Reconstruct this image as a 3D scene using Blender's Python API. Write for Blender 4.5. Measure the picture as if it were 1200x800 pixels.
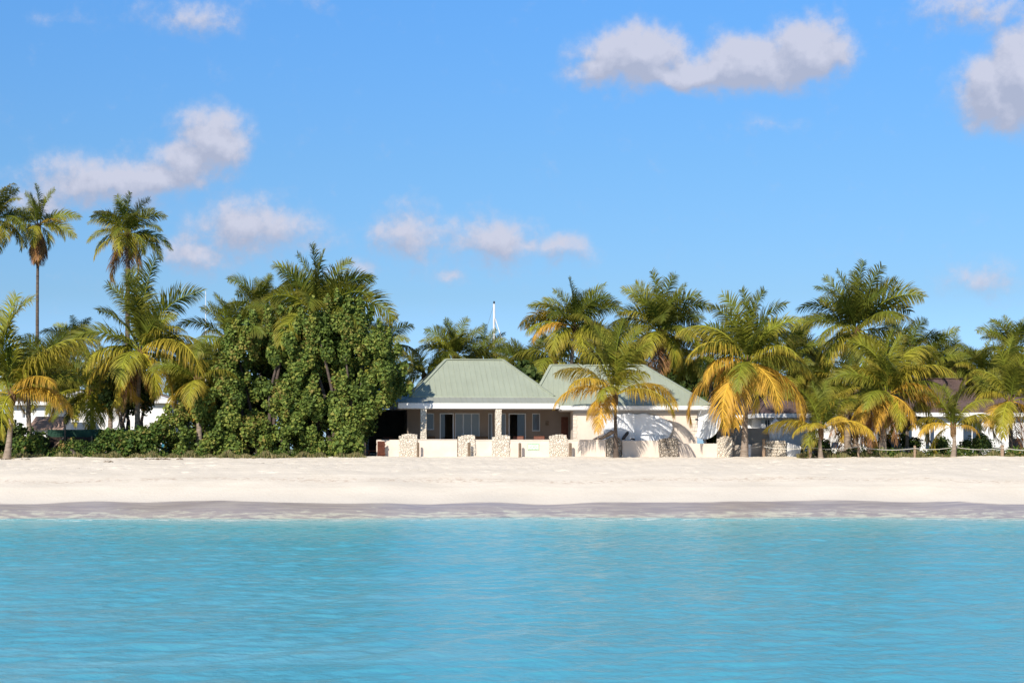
import bpy, bmesh, math, random
import numpy as np
from mathutils import Vector, Matrix
PI = math.pi
R = math.radians
scene = bpy.context.scene
for o in list(bpy.data.objects): bpy.data.objects.remove(o)
col = scene.collection
F = 1980.0      # focal length in photo pixels (1200 wide)
HOR = 516.0     # photo row of the horizon
CAMZ = 3.0

# ------------------------------------------------------------------ camera
cam = bpy.data.cameras.new("camera"); camo = bpy.data.objects.new("camera", cam); col.objects.link(camo)
camo.location = (0, 0, CAMZ); camo.rotation_euler = (PI/2, 0, 0)
cam.sensor_width = 36; cam.lens = 36*F/1200; cam.shift_y = (HOR-400)/1200
cam.clip_start = 0.5; cam.clip_end = 30000
scene.camera = camo

# ------------------------------------------------------------------ world and sun
SUN_EL = R(31); SUN_AZ = R(23)      # azimuth measured left of straight behind the camera
sdir = Vector((-math.sin(SUN_AZ)*math.cos(SUN_EL), -math.cos(SUN_AZ)*math.cos(SUN_EL), math.sin(SUN_EL)))
sl = bpy.data.lights.new("sun", 'SUN'); sl.energy = 4.8; sl.angle = R(0.5); sl.color = (1.0, 0.93, 0.82)
so = bpy.data.objects.new("sun", sl); col.objects.link(so)
so.rotation_euler = (-sdir).to_track_quat('-Z', 'Y').to_euler()
so.location = (0, 0, 60)
scene.view_settings.view_transform = 'Standard'; scene.view_settings.look = 'None'
scene.view_settings.gamma = 1; scene.view_settings.use_curve_mapping = False
scene.view_settings.exposure = 0.32

W = bpy.data.worlds.new("World"); scene.world = W; W.use_nodes = True
nt = W.node_tree; nt.nodes.clear()
class NT:
    def __init__(s, t): s.t = t
    def n(s, typ, **k):
        nd = s.t.nodes.new(typ)
        for a, b in k.items(): setattr(nd, a, b)
        return nd
    def put(s, sock, v):
        if isinstance(v, bpy.types.NodeSocket): s.t.links.new(v, sock)
        elif v is not None: sock.default_value = v
    def m(s, op, a=None, b=None, c=None, clamp=False):
        nd = s.n('ShaderNodeMath', operation=op, use_clamp=clamp)
        for i, v in enumerate((a, b, c)):
            if v is not None: s.put(nd.inputs[i], v)
        return nd.outputs[0]
    def v(s, op, a=None, b=None):
        nd = s.n('ShaderNodeVectorMath', operation=op)
        for i, x in enumerate((a, b)):
            if x is not None: s.put(nd.inputs[i], x)
        return nd.outputs[0]
    def mix(s, f, a, b, mode='MIX'):
        nd = s.n('ShaderNodeMix', data_type='RGBA', blend_type=mode)
        s.put(nd.inputs[0], f); s.put(nd.inputs[6], a); s.put(nd.inputs[7], b)
        return nd.outputs[2]
    def noise(s, vec, scale, detail=4, rough=0.55, out=0, dims='3D'):
        nd = s.n('ShaderNodeTexNoise', noise_dimensions=dims)
        if vec is not None: s.put(nd.inputs['Vector'], vec)
        nd.inputs['Scale'].default_value = scale; nd.inputs['Detail'].default_value = detail
        nd.inputs['Roughness'].default_value = rough
        return nd.outputs[out]
    def mr(s, v, a, b, c=0.0, d=1.0, smooth=False):
        nd = s.n('ShaderNodeMapRange')
        if smooth: nd.interpolation_type = 'SMOOTHSTEP'
        s.put(nd.inputs[0], v)
        for i, x in enumerate((a, b, c, d)): s.put(nd.inputs[i+1], x)
        return nd.outputs[0]
g = NT(nt)
sky = g.n('ShaderNodeTexSky', sky_type='NISHITA', sun_disc=False)
sky.sun_elevation = SUN_EL
sky.sun_rotation = PI + SUN_AZ      # 0 = +Y, clockwise seen from above
sky.altitude = 0; sky.air_density = 1.0; sky.dust_density = 0.3; sky.ozone_density = 2.0
tc = g.n('ShaderNodeTexCoord')
sep = g.n('ShaderNodeSeparateXYZ'); g.put(sep.inputs[0], tc.outputs['Generated'])
az = g.m('ARCTAN2', sep.outputs[0], sep.outputs[1])
el = g.m('ARCSINE', sep.outputs[2])
# deeper blue higher up, as in clear tropical air
ramp = g.n('ShaderNodeValToRGB'); g.put(ramp.inputs[0], g.m('MAXIMUM', el, 0.0)); re_ = ramp.color_ramp.elements
stops = [(0.0, (.27, .40, .72)), (0.055, (.27, .40, .66)), (0.084, (.26, .368, .52)), (0.162, (.275, .43, .585)), (0.258, (.285, .51, .73)), (0.9, (.40, .50, .60))]
while len(re_) < len(stops): re_.new(0.5)
for e__, (p_, c_) in zip(re_, stops): e__.position = p_; e__.color = (*c_, 1)
sk2 = g.n('ShaderNodeVectorMath', operation='SCALE'); g.put(sk2.inputs[0], ramp.outputs[0]); sk2.inputs[3].default_value = 2.0
skyc = sk2.outputs[0]
skycol = g.mix(1.0, sky.outputs[0], skyc, 'MULTIPLY')
def ae(px, py):
    u = (px-600)/F; v = (HOR-py)/F
    return math.atan(u), math.atan(v*math.cos(math.atan(u)))
# cloud bank: (x, y, rx, ry, weight) in photo pixels turned into sky directions
CL = [(742,68,66,36,1.05),(775,82,60,24,1.0),(845,80,70,26,1.02),(800,86,110,20,.95),(880,74,80,32,1.05),(952,60,52,38,1.08),(700,84,50,20,.85),
      (1168,105,56,44,1.05),(1205,88,60,56,1.2),(1150,10,100,20,.62),(216,22,72,24,.52),(345,0,60,10,.5),
      (246,166,44,40,1.0),(216,190,46,28,.95),(178,208,50,24,.88),(120,214,90,36,.78),(50,236,80,30,.62),
      (298,266,82,38,.74),(238,300,80,30,.66),(370,285,50,22,.5),(478,277,54,34,.72),(578,285,80,34,.74),(655,293,56,20,.66),(622,288,50,20,.66),
      (516,322,30,16,.52),(1150,326,54,24,.55),(425,318,40,16,.45),(60,20,60,8,.3),(905,150,60,14,.35)]
grp = bpy.data.node_groups.new('cloud_field', 'ShaderNodeTree')
grp.interface.new_socket('V', in_out='INPUT', socket_type='NodeSocketVector')
grp.interface.new_socket('F', in_out='OUTPUT', socket_type='NodeSocketFloat')
q = NT(grp); gi = q.n('NodeGroupInput'); go = q.n('NodeGroupOutput')
w1 = q.noise(gi.outputs[0], 26, 3, 0.6, out=1)
w1 = q.v('SUBTRACT', w1, (0.5, 0.5, 0.5))
sc1 = q.n('ShaderNodeVectorMath', operation='SCALE'); q.put(sc1.inputs[0], w1); sc1.inputs[3].default_value = 0.030
pv = q.v('ADD', gi.outputs[0], sc1.outputs[0])
acc = None
for (x, y, rx, ry, wt) in CL:
    a, e = ae(x, y)
    dv = q.v('SUBTRACT', pv, (a, e, 0))
    dv = q.v('MULTIPLY', dv, (F/(rx*1.16), F/(ry*1.2), 0))
    ln = q.n('ShaderNodeVectorMath', operation='LENGTH'); q.put(ln.inputs[0], dv)
    b = q.m('MULTIPLY_ADD', ln.outputs['Value'], -0.75*wt, wt)   # cone
    b = q.m('MAXIMUM', b, 0.0)
    if acc is None: acc = b
    else: acc = q.m('SMOOTH_MAX', acc, b, 0.12)
nz = q.noise(gi.outputs[0], 60, 7, 0.66)
nz2 = q.noise(gi.outputs[0], 190, 3, 0.6)
f = q.m('MULTIPLY_ADD', q.m('SUBTRACT', nz, 0.5), 0.78, acc)
f = q.m('MULTIPLY_ADD', q.m('SUBTRACT', nz2, 0.5), 0.13, f)
q.put(go.inputs[0], f)
cmb = g.n('ShaderNodeCombineXYZ'); g.put(cmb.inputs[0], az); g.put(cmb.inputs[1], el); cmb.inputs[2].default_value = 0.37
def field(vec):
    nd = g.n('ShaderNodeGroup'); nd.node_tree = grp; g.put(nd.inputs[0], vec); return nd.outputs[0]
f0 = field(cmb.outputs[0])
f1 = field(g.v('ADD', cmb.outputs[0], (0.002, 0.009, 0)))
dens = g.mr(f0, 0.12, 0.55, 0, 1, True)
thick = g.mr(f0, 0.30, 0.9)
light = g.m('MULTIPLY_ADD', g.m('SUBTRACT', f0, f1), 2.4, 0.40, clamp=True)
dens = g.m('MULTIPLY', dens, g.mr(thick, 0.0, 0.55, 0.40, 0.95))
ccol = g.mix(light, (4.1, 4.5, 5.9, 1), (5.9, 6.1, 7.35, 1))
final = g.mix(dens, skycol, ccol)
bg = g.n('ShaderNodeBackground'); g.put(bg.inputs[0], final); bg.inputs[1].default_value = 0.085
wo = g.n('ShaderNodeOutputWorld'); g.put(wo.inputs[0], bg.outputs[0])

# ------------------------------------------------------------------ helpers
def at(px, py, d):
    return Vector(((px-600)*d/F, d, CAMZ-(py-HOR)*d/F))
def tag(o, label=None, cat=None, group=None, kind=None):
    if label: o['label'] = label
    if cat: o['category'] = cat
    if group: o['group'] = group
    if kind: o['kind'] = kind
    return o
def empty(name, loc, rz=0):
    o = bpy.data.objects.new(name, None); col.objects.link(o); o.location = loc; o.rotation_euler = (0, 0, rz)
    o.empty_display_size = 0.3
    return o
def link(name, me, m, parent=None, smooth=False):
    o = bpy.data.objects.new(name, me); col.objects.link(o)
    if m and not me.materials: me.materials.append(m)
    if parent: o.parent = parent
    if smooth: me.shade_smooth()
    return o
def obj(name, bm, m, parent=None, smooth=False, bevel=0):
    bmesh.ops.recalc_face_normals(bm, faces=bm.faces)
    me = bpy.data.meshes.new(name); bm.to_mesh(me); bm.free()
    o = link(name, me, m, parent, smooth)
    if bevel:
        b = o.modifiers.new('b', 'BEVEL'); b.width = bevel; b.segments = 2; b.limit_method = 'ANGLE'
    return o
def box(bm, x0, x1, y0, y1, z0, z1):
    vs = [bm.verts.new((x, y, z)) for z in (z0, z1) for x, y in ((x0, y0), (x1, y0), (x1, y1), (x0, y1))]
    for f in ((0,3,2,1), (4,5,6,7), (0,1,5,4), (1,2,6,5), (2,3,7,6), (3,0,4,7)):
        bm.faces.new([vs[i] for i in f])
    return vs
def tube(bm, pts, rads, n=8, cap=True):
    rings = []
    for i, p in enumerate(pts):
        p = Vector(p)
        t = (Vector(pts[min(i+1, len(pts)-1)]) - Vector(pts[max(i-1, 0)])).normalized()
        u = t.orthogonal() if abs(t.z) < 0.9 else Vector((1, 0, 0))
        u = (u - t*u.dot(t)).normalized(); w = t.cross(u)
        rr = rads[i] if hasattr(rads, '__len__') else rads
        rings.append([bm.verts.new(p + (u*math.cos(2*PI*k/n) + w*math.sin(2*PI*k/n))*rr) for k in range(n)])
    for a, b in zip(rings, rings[1:]):
        for k in range(n): bm.faces.new((a[k], a[(k+1) % n], b[(k+1) % n], b[k]))
    if cap:
        bm.faces.new(rings[0][::-1]); bm.faces.new(rings[-1])
def beam(bm, a, b, w, h):
    a = Vector(a); b = Vector(b); t = (b-a).normalized()
    s = t.cross(Vector((0, 0, 1)))
    s = Vector((1, 0, 0)) if s.length < 0.01 else s.normalized()
    up = s.cross(t)
    vs = [bm.verts.new(p + s*sx*w/2 + up*sy*h/2) for p in (a, b) for sx, sy in ((-1,-1), (1,-1), (1,1), (-1,1))]
    for f in ((0,1,2,3), (7,6,5,4), (0,4,5,1), (1,5,6,2), (2,6,7,3), (3,7,4,0)): bm.faces.new([vs[i] for i in f])
def npmesh(name, V, Fc, attrs=None):
    """V (n,3), Fc list of index arrays (m,k)"""
    me = bpy.data.meshes.new(name)
    V = np.asarray(V, np.float32)
    nl = sum(a.size for a in Fc); npoly = sum(len(a) for a in Fc)
    me.vertices.add(len(V)); me.vertices.foreach_set('co', V.ravel())
    me.loops.add(nl); me.loops.foreach_set('vertex_index', np.concatenate([a.ravel() for a in Fc]).astype(np.int32))
    me.polygons.add(npoly)
    st = []; c = 0
    for a in Fc:
        st.append(np.arange(len(a))*a.shape[1] + c); c += a.size
    me.polygons.foreach_set('loop_start', np.concatenate(st).astype(np.int32))
    me.update(calc_edges=True)
    for k, v in (attrs or {}).items():
        at_ = me.attributes.new(k, 'FLOAT', 'POINT'); at_.data.foreach_set('value', np.asarray(v, np.float32))
    me.validate()
    return me

# ------------------------------------------------------------------ materials
def mat(name, base, rough=0.7, spec=0.4, var=0.0, vscale=3.0, bump=0.0, bscale=20.0, dist=0.02, col2=None, f2=None, metallic=0.0):
    m = bpy.data.materials.new(name); m.use_nodes = True
    t = NT(m.node_tree); bs = m.node_tree.nodes['Principled BSDF']
    tcn = t.n('ShaderNodeTexCoord')
    c = base if len(base) == 4 else (*base, 1)
    src = None
    if var or col2:
        nzz = t.noise(tcn.outputs['Object'], vscale, 5, 0.6)
        c2 = tuple(x*(1-var) for x in c[:3]) + (1,) if not col2 else (*col2, 1)
        src = t.mix(t.mr(nzz, *(f2 or (0.35, 0.7))), c, c2)
        t.put(bs.inputs['Base Color'], src)
    else: bs.inputs['Base Color'].default_value = c
    bs.inputs['Roughness'].default_value = rough; bs.inputs['Specular IOR Level'].default_value = spec
    bs.inputs['Metallic'].default_value = metallic
    if bump:
        b = t.n('ShaderNodeBump'); b.inputs['Strength'].default_value = bump; b.inputs['Distance'].default_value = dist
        t.put(b.inputs['Height'], t.noise(tcn.outputs['Object'], bscale, 4, 0.6))
        t.put(bs.inputs['Normal'], b.outputs[0])
    return m
M = {}
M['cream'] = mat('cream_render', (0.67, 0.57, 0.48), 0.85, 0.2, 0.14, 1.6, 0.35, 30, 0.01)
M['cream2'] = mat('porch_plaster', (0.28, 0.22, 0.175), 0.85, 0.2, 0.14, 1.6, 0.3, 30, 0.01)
M['taupe'] = mat('taupe_render', (0.42, 0.36, 0.30), 0.9, 0.2, 0.3, 1.5, 0.35, 20, 0.01)
M['white'] = mat('white_paint', (0.80, 0.79, 0.77), 0.6, 0.35, 0.12, 1.3, 0.2, 20, 0.005)
M['whitewash'] = mat('whitewash', (0.74, 0.73, 0.72), 0.85, 0.2, 0.22, 1.0, 0.4, 15, 0.01)
M['canvas'] = mat('white_canvas', (0.80, 0.81, 0.83), 0.75, 0.2, 0.12, 1.2, 0.3, 4, 0.05)
M['wood'] = mat('weathered_wood', (0.22, 0.16, 0.11), 0.85, 0.2, 0.5, 9, 0.5, 40, 0.01)
M['palewood'] = mat('pale_wood', (0.36, 0.25, 0.17), 0.85, 0.2, 0.4, 9, 0.5, 40, 0.01)
M['redwood'] = mat('red_brown_wood', (0.17, 0.055, 0.03), 0.6, 0.3, 0.5, 6, 0.4, 30, 0.01)
M['darkwood'] = mat('dark_wood', (0.06, 0.04, 0.03), 0.6, 0.3, 0.5, 6)
M['wicker'] = mat('wicker', (0.16, 0.10, 0.06), 0.7, 0.3, 0.5, 25, 0.8, 60, 0.01)
M['cushion'] = mat('cushion_fabric', (0.55, 0.48, 0.36), 0.9, 0.1, 0.15, 8)
M['cushion_red'] = mat('red_cushion', (0.28, 0.06, 0.04), 0.9, 0.1, 0.2, 8)
M['grey'] = mat('grey_plastic', (0.12, 0.13, 0.14), 0.6, 0.3, 0.2, 4)
M['alum'] = mat('painted_metal', (0.62, 0.63, 0.64), 0.4, 0.5, 0.1, 4)
M['dish'] = mat('dish_white', (0.72, 0.74, 0.75), 0.5, 0.3, 0.1, 2)
M['rope'] = mat('rope_fibre', (0.62, 0.58, 0.50), 0.9, 0.1, 0.2, 30)
M['tile'] = mat('terracotta', (0.45, 0.30, 0.24), 0.8, 0.2, 0.3, 3)
M['paving'] = mat('terrace_paving', (0.5, 0.42, 0.33), 0.8, 0.2, 0.2, 3)
M['black'] = mat('black_rubber', (0.03, 0.03, 0.035), 0.6, 0.3)
M['grey_trim'] = mat('trim_grey', (0.33, 0.31, 0.30), 0.6, 0.3)

def roof_metal(name, c):
    m = mat(name, c, 0.5, 0.35, 0.08, 0.7, 0, 1); t = NT(m.node_tree); bs = m.node_tree.nodes['Principled BSDF']
    tcn = t.n('ShaderNodeTexCoord')
    mp = t.n('ShaderNodeMapping'); t.put(mp.inputs[0], tcn.outputs['Object']); mp.inputs['Scale'].default_value = (2.2, 0.25, 0.25)
    src = bs.inputs['Base Color'].links[0].from_socket
    st = t.noise(mp.outputs[0], 3.0, 4, 0.6)
    t.put(bs.inputs['Base Color'], t.mix(t.mr(st, 0.45, 0.8, 0, 0.25), src, (c[0]*0.6, c[1]*0.6, c[2]*0.58, 1)))
    return m
M['greenroof'] = roof_metal('sage_green_metal', (0.345, 0.375, 0.285))
M['roofskirt'] = roof_metal('greyed_green_metal', (0.33, 0.34, 0.29))
M['blueroof'] = roof_metal('blue_green_metal', (0.16, 0.26, 0.27))
def shingle(name, c):
    m = bpy.data.materials.new(name); m.use_nodes = True; t = NT(m.node_tree); bs = m.node_tree.nodes['Principled BSDF']
    tcn = t.n('ShaderNodeTexCoord')
    br = t.n('ShaderNodeTexBrick'); mp = t.n('ShaderNodeMapping'); t.put(mp.inputs[0], tcn.outputs['Object'])
    mp.inputs['Rotation'].default_value = (PI/2, 0, 0)
    t.put(br.inputs['Vector'], mp.outputs[0]); br.inputs['Scale'].default_value = 5.0
    br.inputs['Color1'].default_value = (*c, 1); br.inputs['Color2'].default_value = (c[0]*1.7, c[1]*1.55, c[2]*1.5, 1)
    br.inputs['Mortar'].default_value = (c[0]*.4, c[1]*.4, c[2]*.4, 1); br.inputs['Mortar Size'].default_value = 0.035
    br.inputs['Bias'].default_value = 0.0
    nz_ = t.noise(tcn.outputs['Object'], 1.1, 5)
    t.put(bs.inputs['Base Color'], t.mix(t.mr(nz_, 0.35, 0.7, 0, 0.6), br.outputs[0], (c[0]*2.1, c[1]*2.0, c[2]*2.0, 1)))
    bs.inputs['Roughness'].default_value = 0.9; bs.inputs['Specular IOR Level'].default_value = 0.2
    return m
M['shingle'] = shingle('brown_shingle', (0.085, 0.06, 0.055))
M['shingle_dark'] = shingle('dark_shingle', (0.035, 0.03, 0.032))
def stonemat(name, a, b, mortar):
    m = bpy.data.materials.new(name); m.use_nodes = True; t = NT(m.node_tree); bs = m.node_tree.nodes['Principled BSDF']
    tcn = t.n('ShaderNodeTexCoord')
    wv = t.v('ADD', tcn.outputs['Object'], t.v('MULTIPLY', t.noise(tcn.outputs['Object'], 5, 2, 0.5, out=1), (0.08, 0.08, 0.08)))
    vo = t.n('ShaderNodeTexVoronoi', feature='DISTANCE_TO_EDGE'); t.put(vo.inputs['Vector'], wv); vo.inputs['Scale'].default_value = 8.5
    v2 = t.n('ShaderNodeTexVoronoi'); t.put(v2.inputs['Vector'], wv); v2.inputs['Scale'].default_value = 8.5
    sp = t.n('ShaderNodeSeparateColor'); t.put(sp.inputs[0], v2.outputs['Color'])
    c = t.mix(sp.outputs[0], (*a, 1), (*b, 1))
    c = t.mix(t.mr(t.noise(tcn.outputs['Object'], 14, 4), 0.4, 0.7, 0, 0.4), c, (b[0]*.55, b[1]*.52, b[2]*.5, 1))
    k = t.mr(vo.outputs['Distance'], 0.02, 0.09)
    t.put(bs.inputs['Base Color'], t.mix(k, (*mortar, 1), c)); bs.inputs['Roughness'].default_value = 0.9
    bs.inputs['Specular IOR Level'].default_value = 0.2
    bp = t.n('ShaderNodeBump'); bp.inputs['Strength'].default_value = 1.0; bp.inputs['Distance'].default_value = 0.03
    t.put(bp.inputs['Height'], t.mr(vo.outputs['Distance'], 0.0, 0.16)); t.put(bs.inputs['Normal'], bp.outputs[0])
    return m
M['stone'] = stonemat('coral_stone', (0.80, 0.72, 0.60), (0.66, 0.58, 0.475), (0.50, 0.43, 0.35))
M['column'] = None
M['column'] = stonemat('pale_column_stone', (0.80, 0.72, 0.60), (0.76, 0.67, 0.55), (0.68, 0.60, 0.49))
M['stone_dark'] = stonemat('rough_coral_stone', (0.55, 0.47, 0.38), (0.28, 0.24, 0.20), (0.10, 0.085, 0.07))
def glassmat(name, c):
    m = mat(name, c, 0.06, 0.6); return m
M['glass'] = glassmat('window_glass', (0.03, 0.045, 0.075))
M['glass_pale'] = glassmat('pale_reflection_glass', (0.13, 0.14, 0.15))  # paler base colour stands for the reflections in the porch panes

def leafmat(name, transl=0.28, rough=0.45):
    """base colour from the object's own colour, leaflet tips drier by its alpha"""
    m = bpy.data.materials.new(name); m.use_nodes = True; t = NT(m.node_tree); bs = m.node_tree.nodes['Principled BSDF']
    out = m.node_tree.nodes['Material Output']
    oi = t.n('ShaderNodeObjectInfo')
    ar = t.n('ShaderNodeAttribute', attribute_name='rnd'); atp = t.n('ShaderNodeAttribute', attribute_name='tip')
    sc = t.m('MULTIPLY_ADD', ar.outputs['Fac'], 0.7, 0.62)
    vm = t.n('ShaderNodeVectorMath', operation='SCALE'); t.put(vm.inputs[0], oi.outputs['Color']); t.put(vm.inputs[3], sc)
    k = t.m('MULTIPLY', t.m('POWER', atp.outputs['Fac'], 1.6), oi.outputs['Alpha'])
    k = t.m('MULTIPLY', k, t.mr(ar.outputs['Fac'], 0.1, 0.9, 0.4, 1.3), clamp=True)
    c = t.mix(k, vm.outputs[0], (0.50, 0.27, 0.06, 1))
    t.put(bs.inputs['Base Color'], c); bs.inputs['Roughness'].default_value = rough; bs.inputs['Specular IOR Level'].default_value = 0.2
    tr = t.n('ShaderNodeBsdfTranslucent'); t.put(tr.inputs[0], c)
    mx = t.n('ShaderNodeMixShader'); mx.inputs[0].default_value = transl
    t.put(mx.inputs[1], bs.outputs[0]); t.put(mx.inputs[2], tr.outputs[0]); t.put(out.inputs[0], mx.outputs[0])
    return m
M['frond'] = leafmat('palm_leaf', 0.32, 0.5)
def bushmat(name, stops, transl=0.25):
    m = bpy.data.materials.new(name); m.use_nodes = True; t = NT(m.node_tree); bs = m.node_tree.nodes['Principled BSDF']
    out = m.node_tree.nodes['Material Output']
    ar = t.n('ShaderNodeAttribute', attribute_name='rnd')
    cr = t.n('ShaderNodeValToRGB'); t.put(cr.inputs[0], ar.outputs['Fac'])
    el_ = cr.color_ramp.elements
    while len(el_) < len(stops): el_.new(0.5)
    for e_, (p, c) in zip(el_, stops): e_.position = p; e_.color = (*c, 1)
    t.put(bs.inputs['Base Color'], cr.outputs[0]); bs.inputs['Roughness'].default_value = 0.6; bs.inputs['Specular IOR Level'].default_value = 0.22
    tr = t.n('ShaderNodeBsdfTranslucent'); t.put(tr.inputs[0], cr.outputs[0])
    mx = t.n('ShaderNodeMixShader'); mx.inputs[0].default_value = transl
    t.put(mx.inputs[1], bs.outputs[0]); t.put(mx.inputs[2], tr.outputs[0]); t.put(out.inputs[0], mx.outputs[0])
    return m
M['seagrape'] = bushmat('sea_grape_leaf', [(0, (0.055, 0.085, 0.018)), (0.35, (0.11, 0.165, 0.030)), (0.70, (0.19, 0.24, 0.045)), (0.92, (0.28, 0.28, 0.055)), (1.0, (0.24, 0.19, 0.05))])
M['darkleaf'] = bushmat('dark_leaf', [(0, (0.03, 0.05, 0.012)), (0.5, (0.06, 0.10, 0.02)), (1.0, (0.13, 0.15, 0.035))])
M['shrubleaf'] = bushmat('shrub_leaf', [(0, (0.03, 0.06, 0.012)), (0.4, (0.07, 0.13, 0.022)), (0.8, (0.17, 0.20, 0.04)), (1.0, (0.30, 0.17, 0.06))])
M['grass'] = bushmat('dry_grass', [(0, (0.09, 0.11, 0.03)), (0.5, (0.20, 0.19, 0.07)), (1.0, (0.38, 0.29, 0.15))])
M['rachis'] = mat('frond_midrib', (0.35, 0.33, 0.08), 0.5)
def trunkmat(name, a, b):
    m = bpy.data.materials.new(name); m.use_nodes = True; t = NT(m.node_tree); bs = m.node_tree.nodes['Principled BSDF']
    tcn = t.n('ShaderNodeTexCoord')
    mp = t.n('ShaderNodeMapping'); t.put(mp.inputs[0], tcn.outputs['Object']); mp.inputs['Scale'].default_value = (1.2, 1.2, 7)
    k = t.noise(mp.outputs[0], 2.0, 5, 0.65)
    t.put(bs.inputs['Base Color'], t.mix(t.mr(k, 0.35, 0.68), (*a, 1), (*b, 1))); bs.inputs['Roughness'].default_value = 0.9
    bs.inputs['Specular IOR Level'].default_value = 0.2
    bp = t.n('ShaderNodeBump'); bp.inputs['Distance'].default_value = 0.03; t.put(bp.inputs['Height'], k); t.put(bs.inputs['Normal'], bp.outputs[0])
    return m
M['trunk'] = trunkmat('palm_bark', (0.34, 0.27, 0.21), (0.15, 0.11, 0.08))
M['trunk_dark'] = trunkmat('dark_palm_bark', (0.16, 0.12, 0.095), (0.06, 0.045, 0.035))
M['bark'] = trunkmat('tree_bark', (0.13, 0.10, 0.08), (0.06, 0.045, 0.04))
M['coconut'] = mat('coconut_husk', (0.30, 0.20, 0.05), 0.6, 0.3, 0.5, 6)
M['fibre'] = mat('crown_fibre', (0.20, 0.12, 0.06), 0.95, 0.1, 0.5, 10, 0.8, 30, 0.03)

# ------------------------------------------------------------------ terrain and water
rng = np.random.default_rng(5)
def axis(segs):
    """segs: list of (end, step) from start"""
    out = [segs[0]]
    for end, n in segs[1:]:
        out += list(np.linspace(out[-1], end, n+1)[1:])
    return np.array(out)
def shore(x):        # sideways wander of the waterline
    return 65.2 + 0.55*np.sin(x*0.16+0.6) + 0.35*np.sin(x*0.43+2) + 0.12*np.sin(x*1.3)
def groundz(x, y):
    s = y - shore(x)
    berm = 0.45*np.sin(x*0.13-1.2) + 0.25*np.sin(x*0.37)
    prof = np.interp(s, [-60, -10, 0, 1.6, 3.2, 5.5, 9+0, 14, 20, 23.5, 27, 110, 140],
                        [-6, -1.2, 0.0, 0.33, 0.62, 1.06, 1.50, 1.86, 2.06, 2.13, 2.14, 2.14, -3])
    return prof
def smooth_noise(x, y, sc, seed, n=14):
    r = np.random.default_rng(seed); a = np.zeros_like(x)
    for _ in range(n):
        th = r.uniform(0, 2*PI); k = 2*PI/sc*r.uniform(0.6, 1.7)
        a += np.sin((x*math.cos(th)+y*math.sin(th))*k + r.uniform(0, 6.28))
    return a/math.sqrt(n)
xs = axis([-4000, (-200, 12), (-32, 40), (32, 430), (200, 40), (4000, 12)])
ys = axis([20, (62, 14), (90, 280), (110, 60), (240, 60)])
X, Y = np.meshgrid(xs, ys)
Z = groundz(X, Y)
dry = np.clip((Y-shore(X)-3.5)/3, 0, 1)
Z = Z + dry*(0.010*smooth_noise(X, Y, 1.1, 1) + 0.009*smooth_noise(X, Y, 0.5, 2))*np.clip(0.4+(Y-72)/12, .3, 1.4) + dry*0.025*smooth_noise(X, Y, 5, 3)
Z = Z + 0.02*smooth_noise(X, Y, 6, 9)*np.clip((Y-shore(X))/2, 0, 1)
# footprints and scuffs
fr = np.random.default_rng(8)
for _ in range(420):
    fx, fy = fr.uniform(-30, 30), fr.uniform(74, 89)
    a, b = fr.uniform(.10, .22), fr.uniform(.10, .25)
    i0, i1 = np.searchsorted(ys, [fy-.7, fy+.7]); j0, j1 = np.searchsorted(xs, [fx-.7, fx+.7])
    dd = ((X[i0:i1, j0:j1]-fx)/a)**2 + ((Y[i0:i1, j0:j1]-fy)/b)**2
    Z[i0:i1, j0:j1] += -0.055*np.exp(-dd) + 0.02*np.exp(-(dd-2.2)**2)
nx, ny = len(xs), len(ys)
I = np.arange(nx*ny).reshape(ny, nx)
FQ = np.stack([I[:-1, :-1], I[:-1, 1:], I[1:, 1:], I[1:, :-1]], -1).reshape(-1, 4)
me = npmesh('sand_beach', np.stack([X, Y, Z], -1).reshape(-1, 3), [FQ], {'sh': (Y-shore(X)).ravel()})
m = bpy.data.materials.new('coral_sand'); m.use_nodes = True; t = NT(m.node_tree); bs = m.node_tree.nodes['Principled BSDF']
ge = t.n('ShaderNodeNewGeometry'); sh = t.n('ShaderNodeAttribute', attribute_name='sh')
mp = t.n('ShaderNodeMapping'); t.put(mp.inputs[0], ge.outputs['Position']); mp.inputs['Scale'].default_value = (0.22, 1, 1)
wn = t.noise(mp.outputs[0], 0.8, 5, 0.6)
mpl = t.n('ShaderNodeMapping'); t.put(mpl.inputs[0], ge.outputs['Position']); mpl.inputs['Scale'].default_value = (0.09, 0.02, 0)
wl_ = t.noise(mpl.outputs[0], 1.0, 2, 0.5)
shn = t.m('MULTIPLY_ADD', t.m('SUBTRACT', wn, 0.5), 1.2, sh.outputs['Fac'])
shn = t.m('MULTIPLY_ADD', t.m('SUBTRACT', wl_, 0.5), 3.4, shn)
wet = t.mr(shn, 2.62, 2.42, 0, 1)
damp = t.mr(shn, 4.8, 2.9, 0, 1)
inland = t.mr(shn, 26.5, 28.0)
n1 = t.noise(ge.outputs['Position'], 0.55, 5, 0.6); n2 = t.noise(ge.outputs['Position'], 9, 4, 0.7)
c = t.mix(t.mr(n1, 0.35, 0.7), (0.80, 0.705, 0.575, 1), (0.73, 0.64, 0.515, 1))
c = t.mix(t.mr(n2, 0.55, 0.8, 0, 0.4), c, (0.58, 0.48, 0.38, 1))
c = t.mix(t.m('MULTIPLY', damp, 0.45), c, (0.58, 0.53, 0.47, 1))
wc = t.mix(t.mr(t.noise(mp.outputs[0], 3.0, 4), 0.4, 0.65), (0.345, 0.285, 0.255, 1), (0.46, 0.39, 0.325, 1))
mpf = t.n('ShaderNodeMapping'); t.put(mpf.inputs[0], ge.outputs['Position']); mpf.inputs['Scale'].default_value = (0.45, 1, 1)
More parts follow.
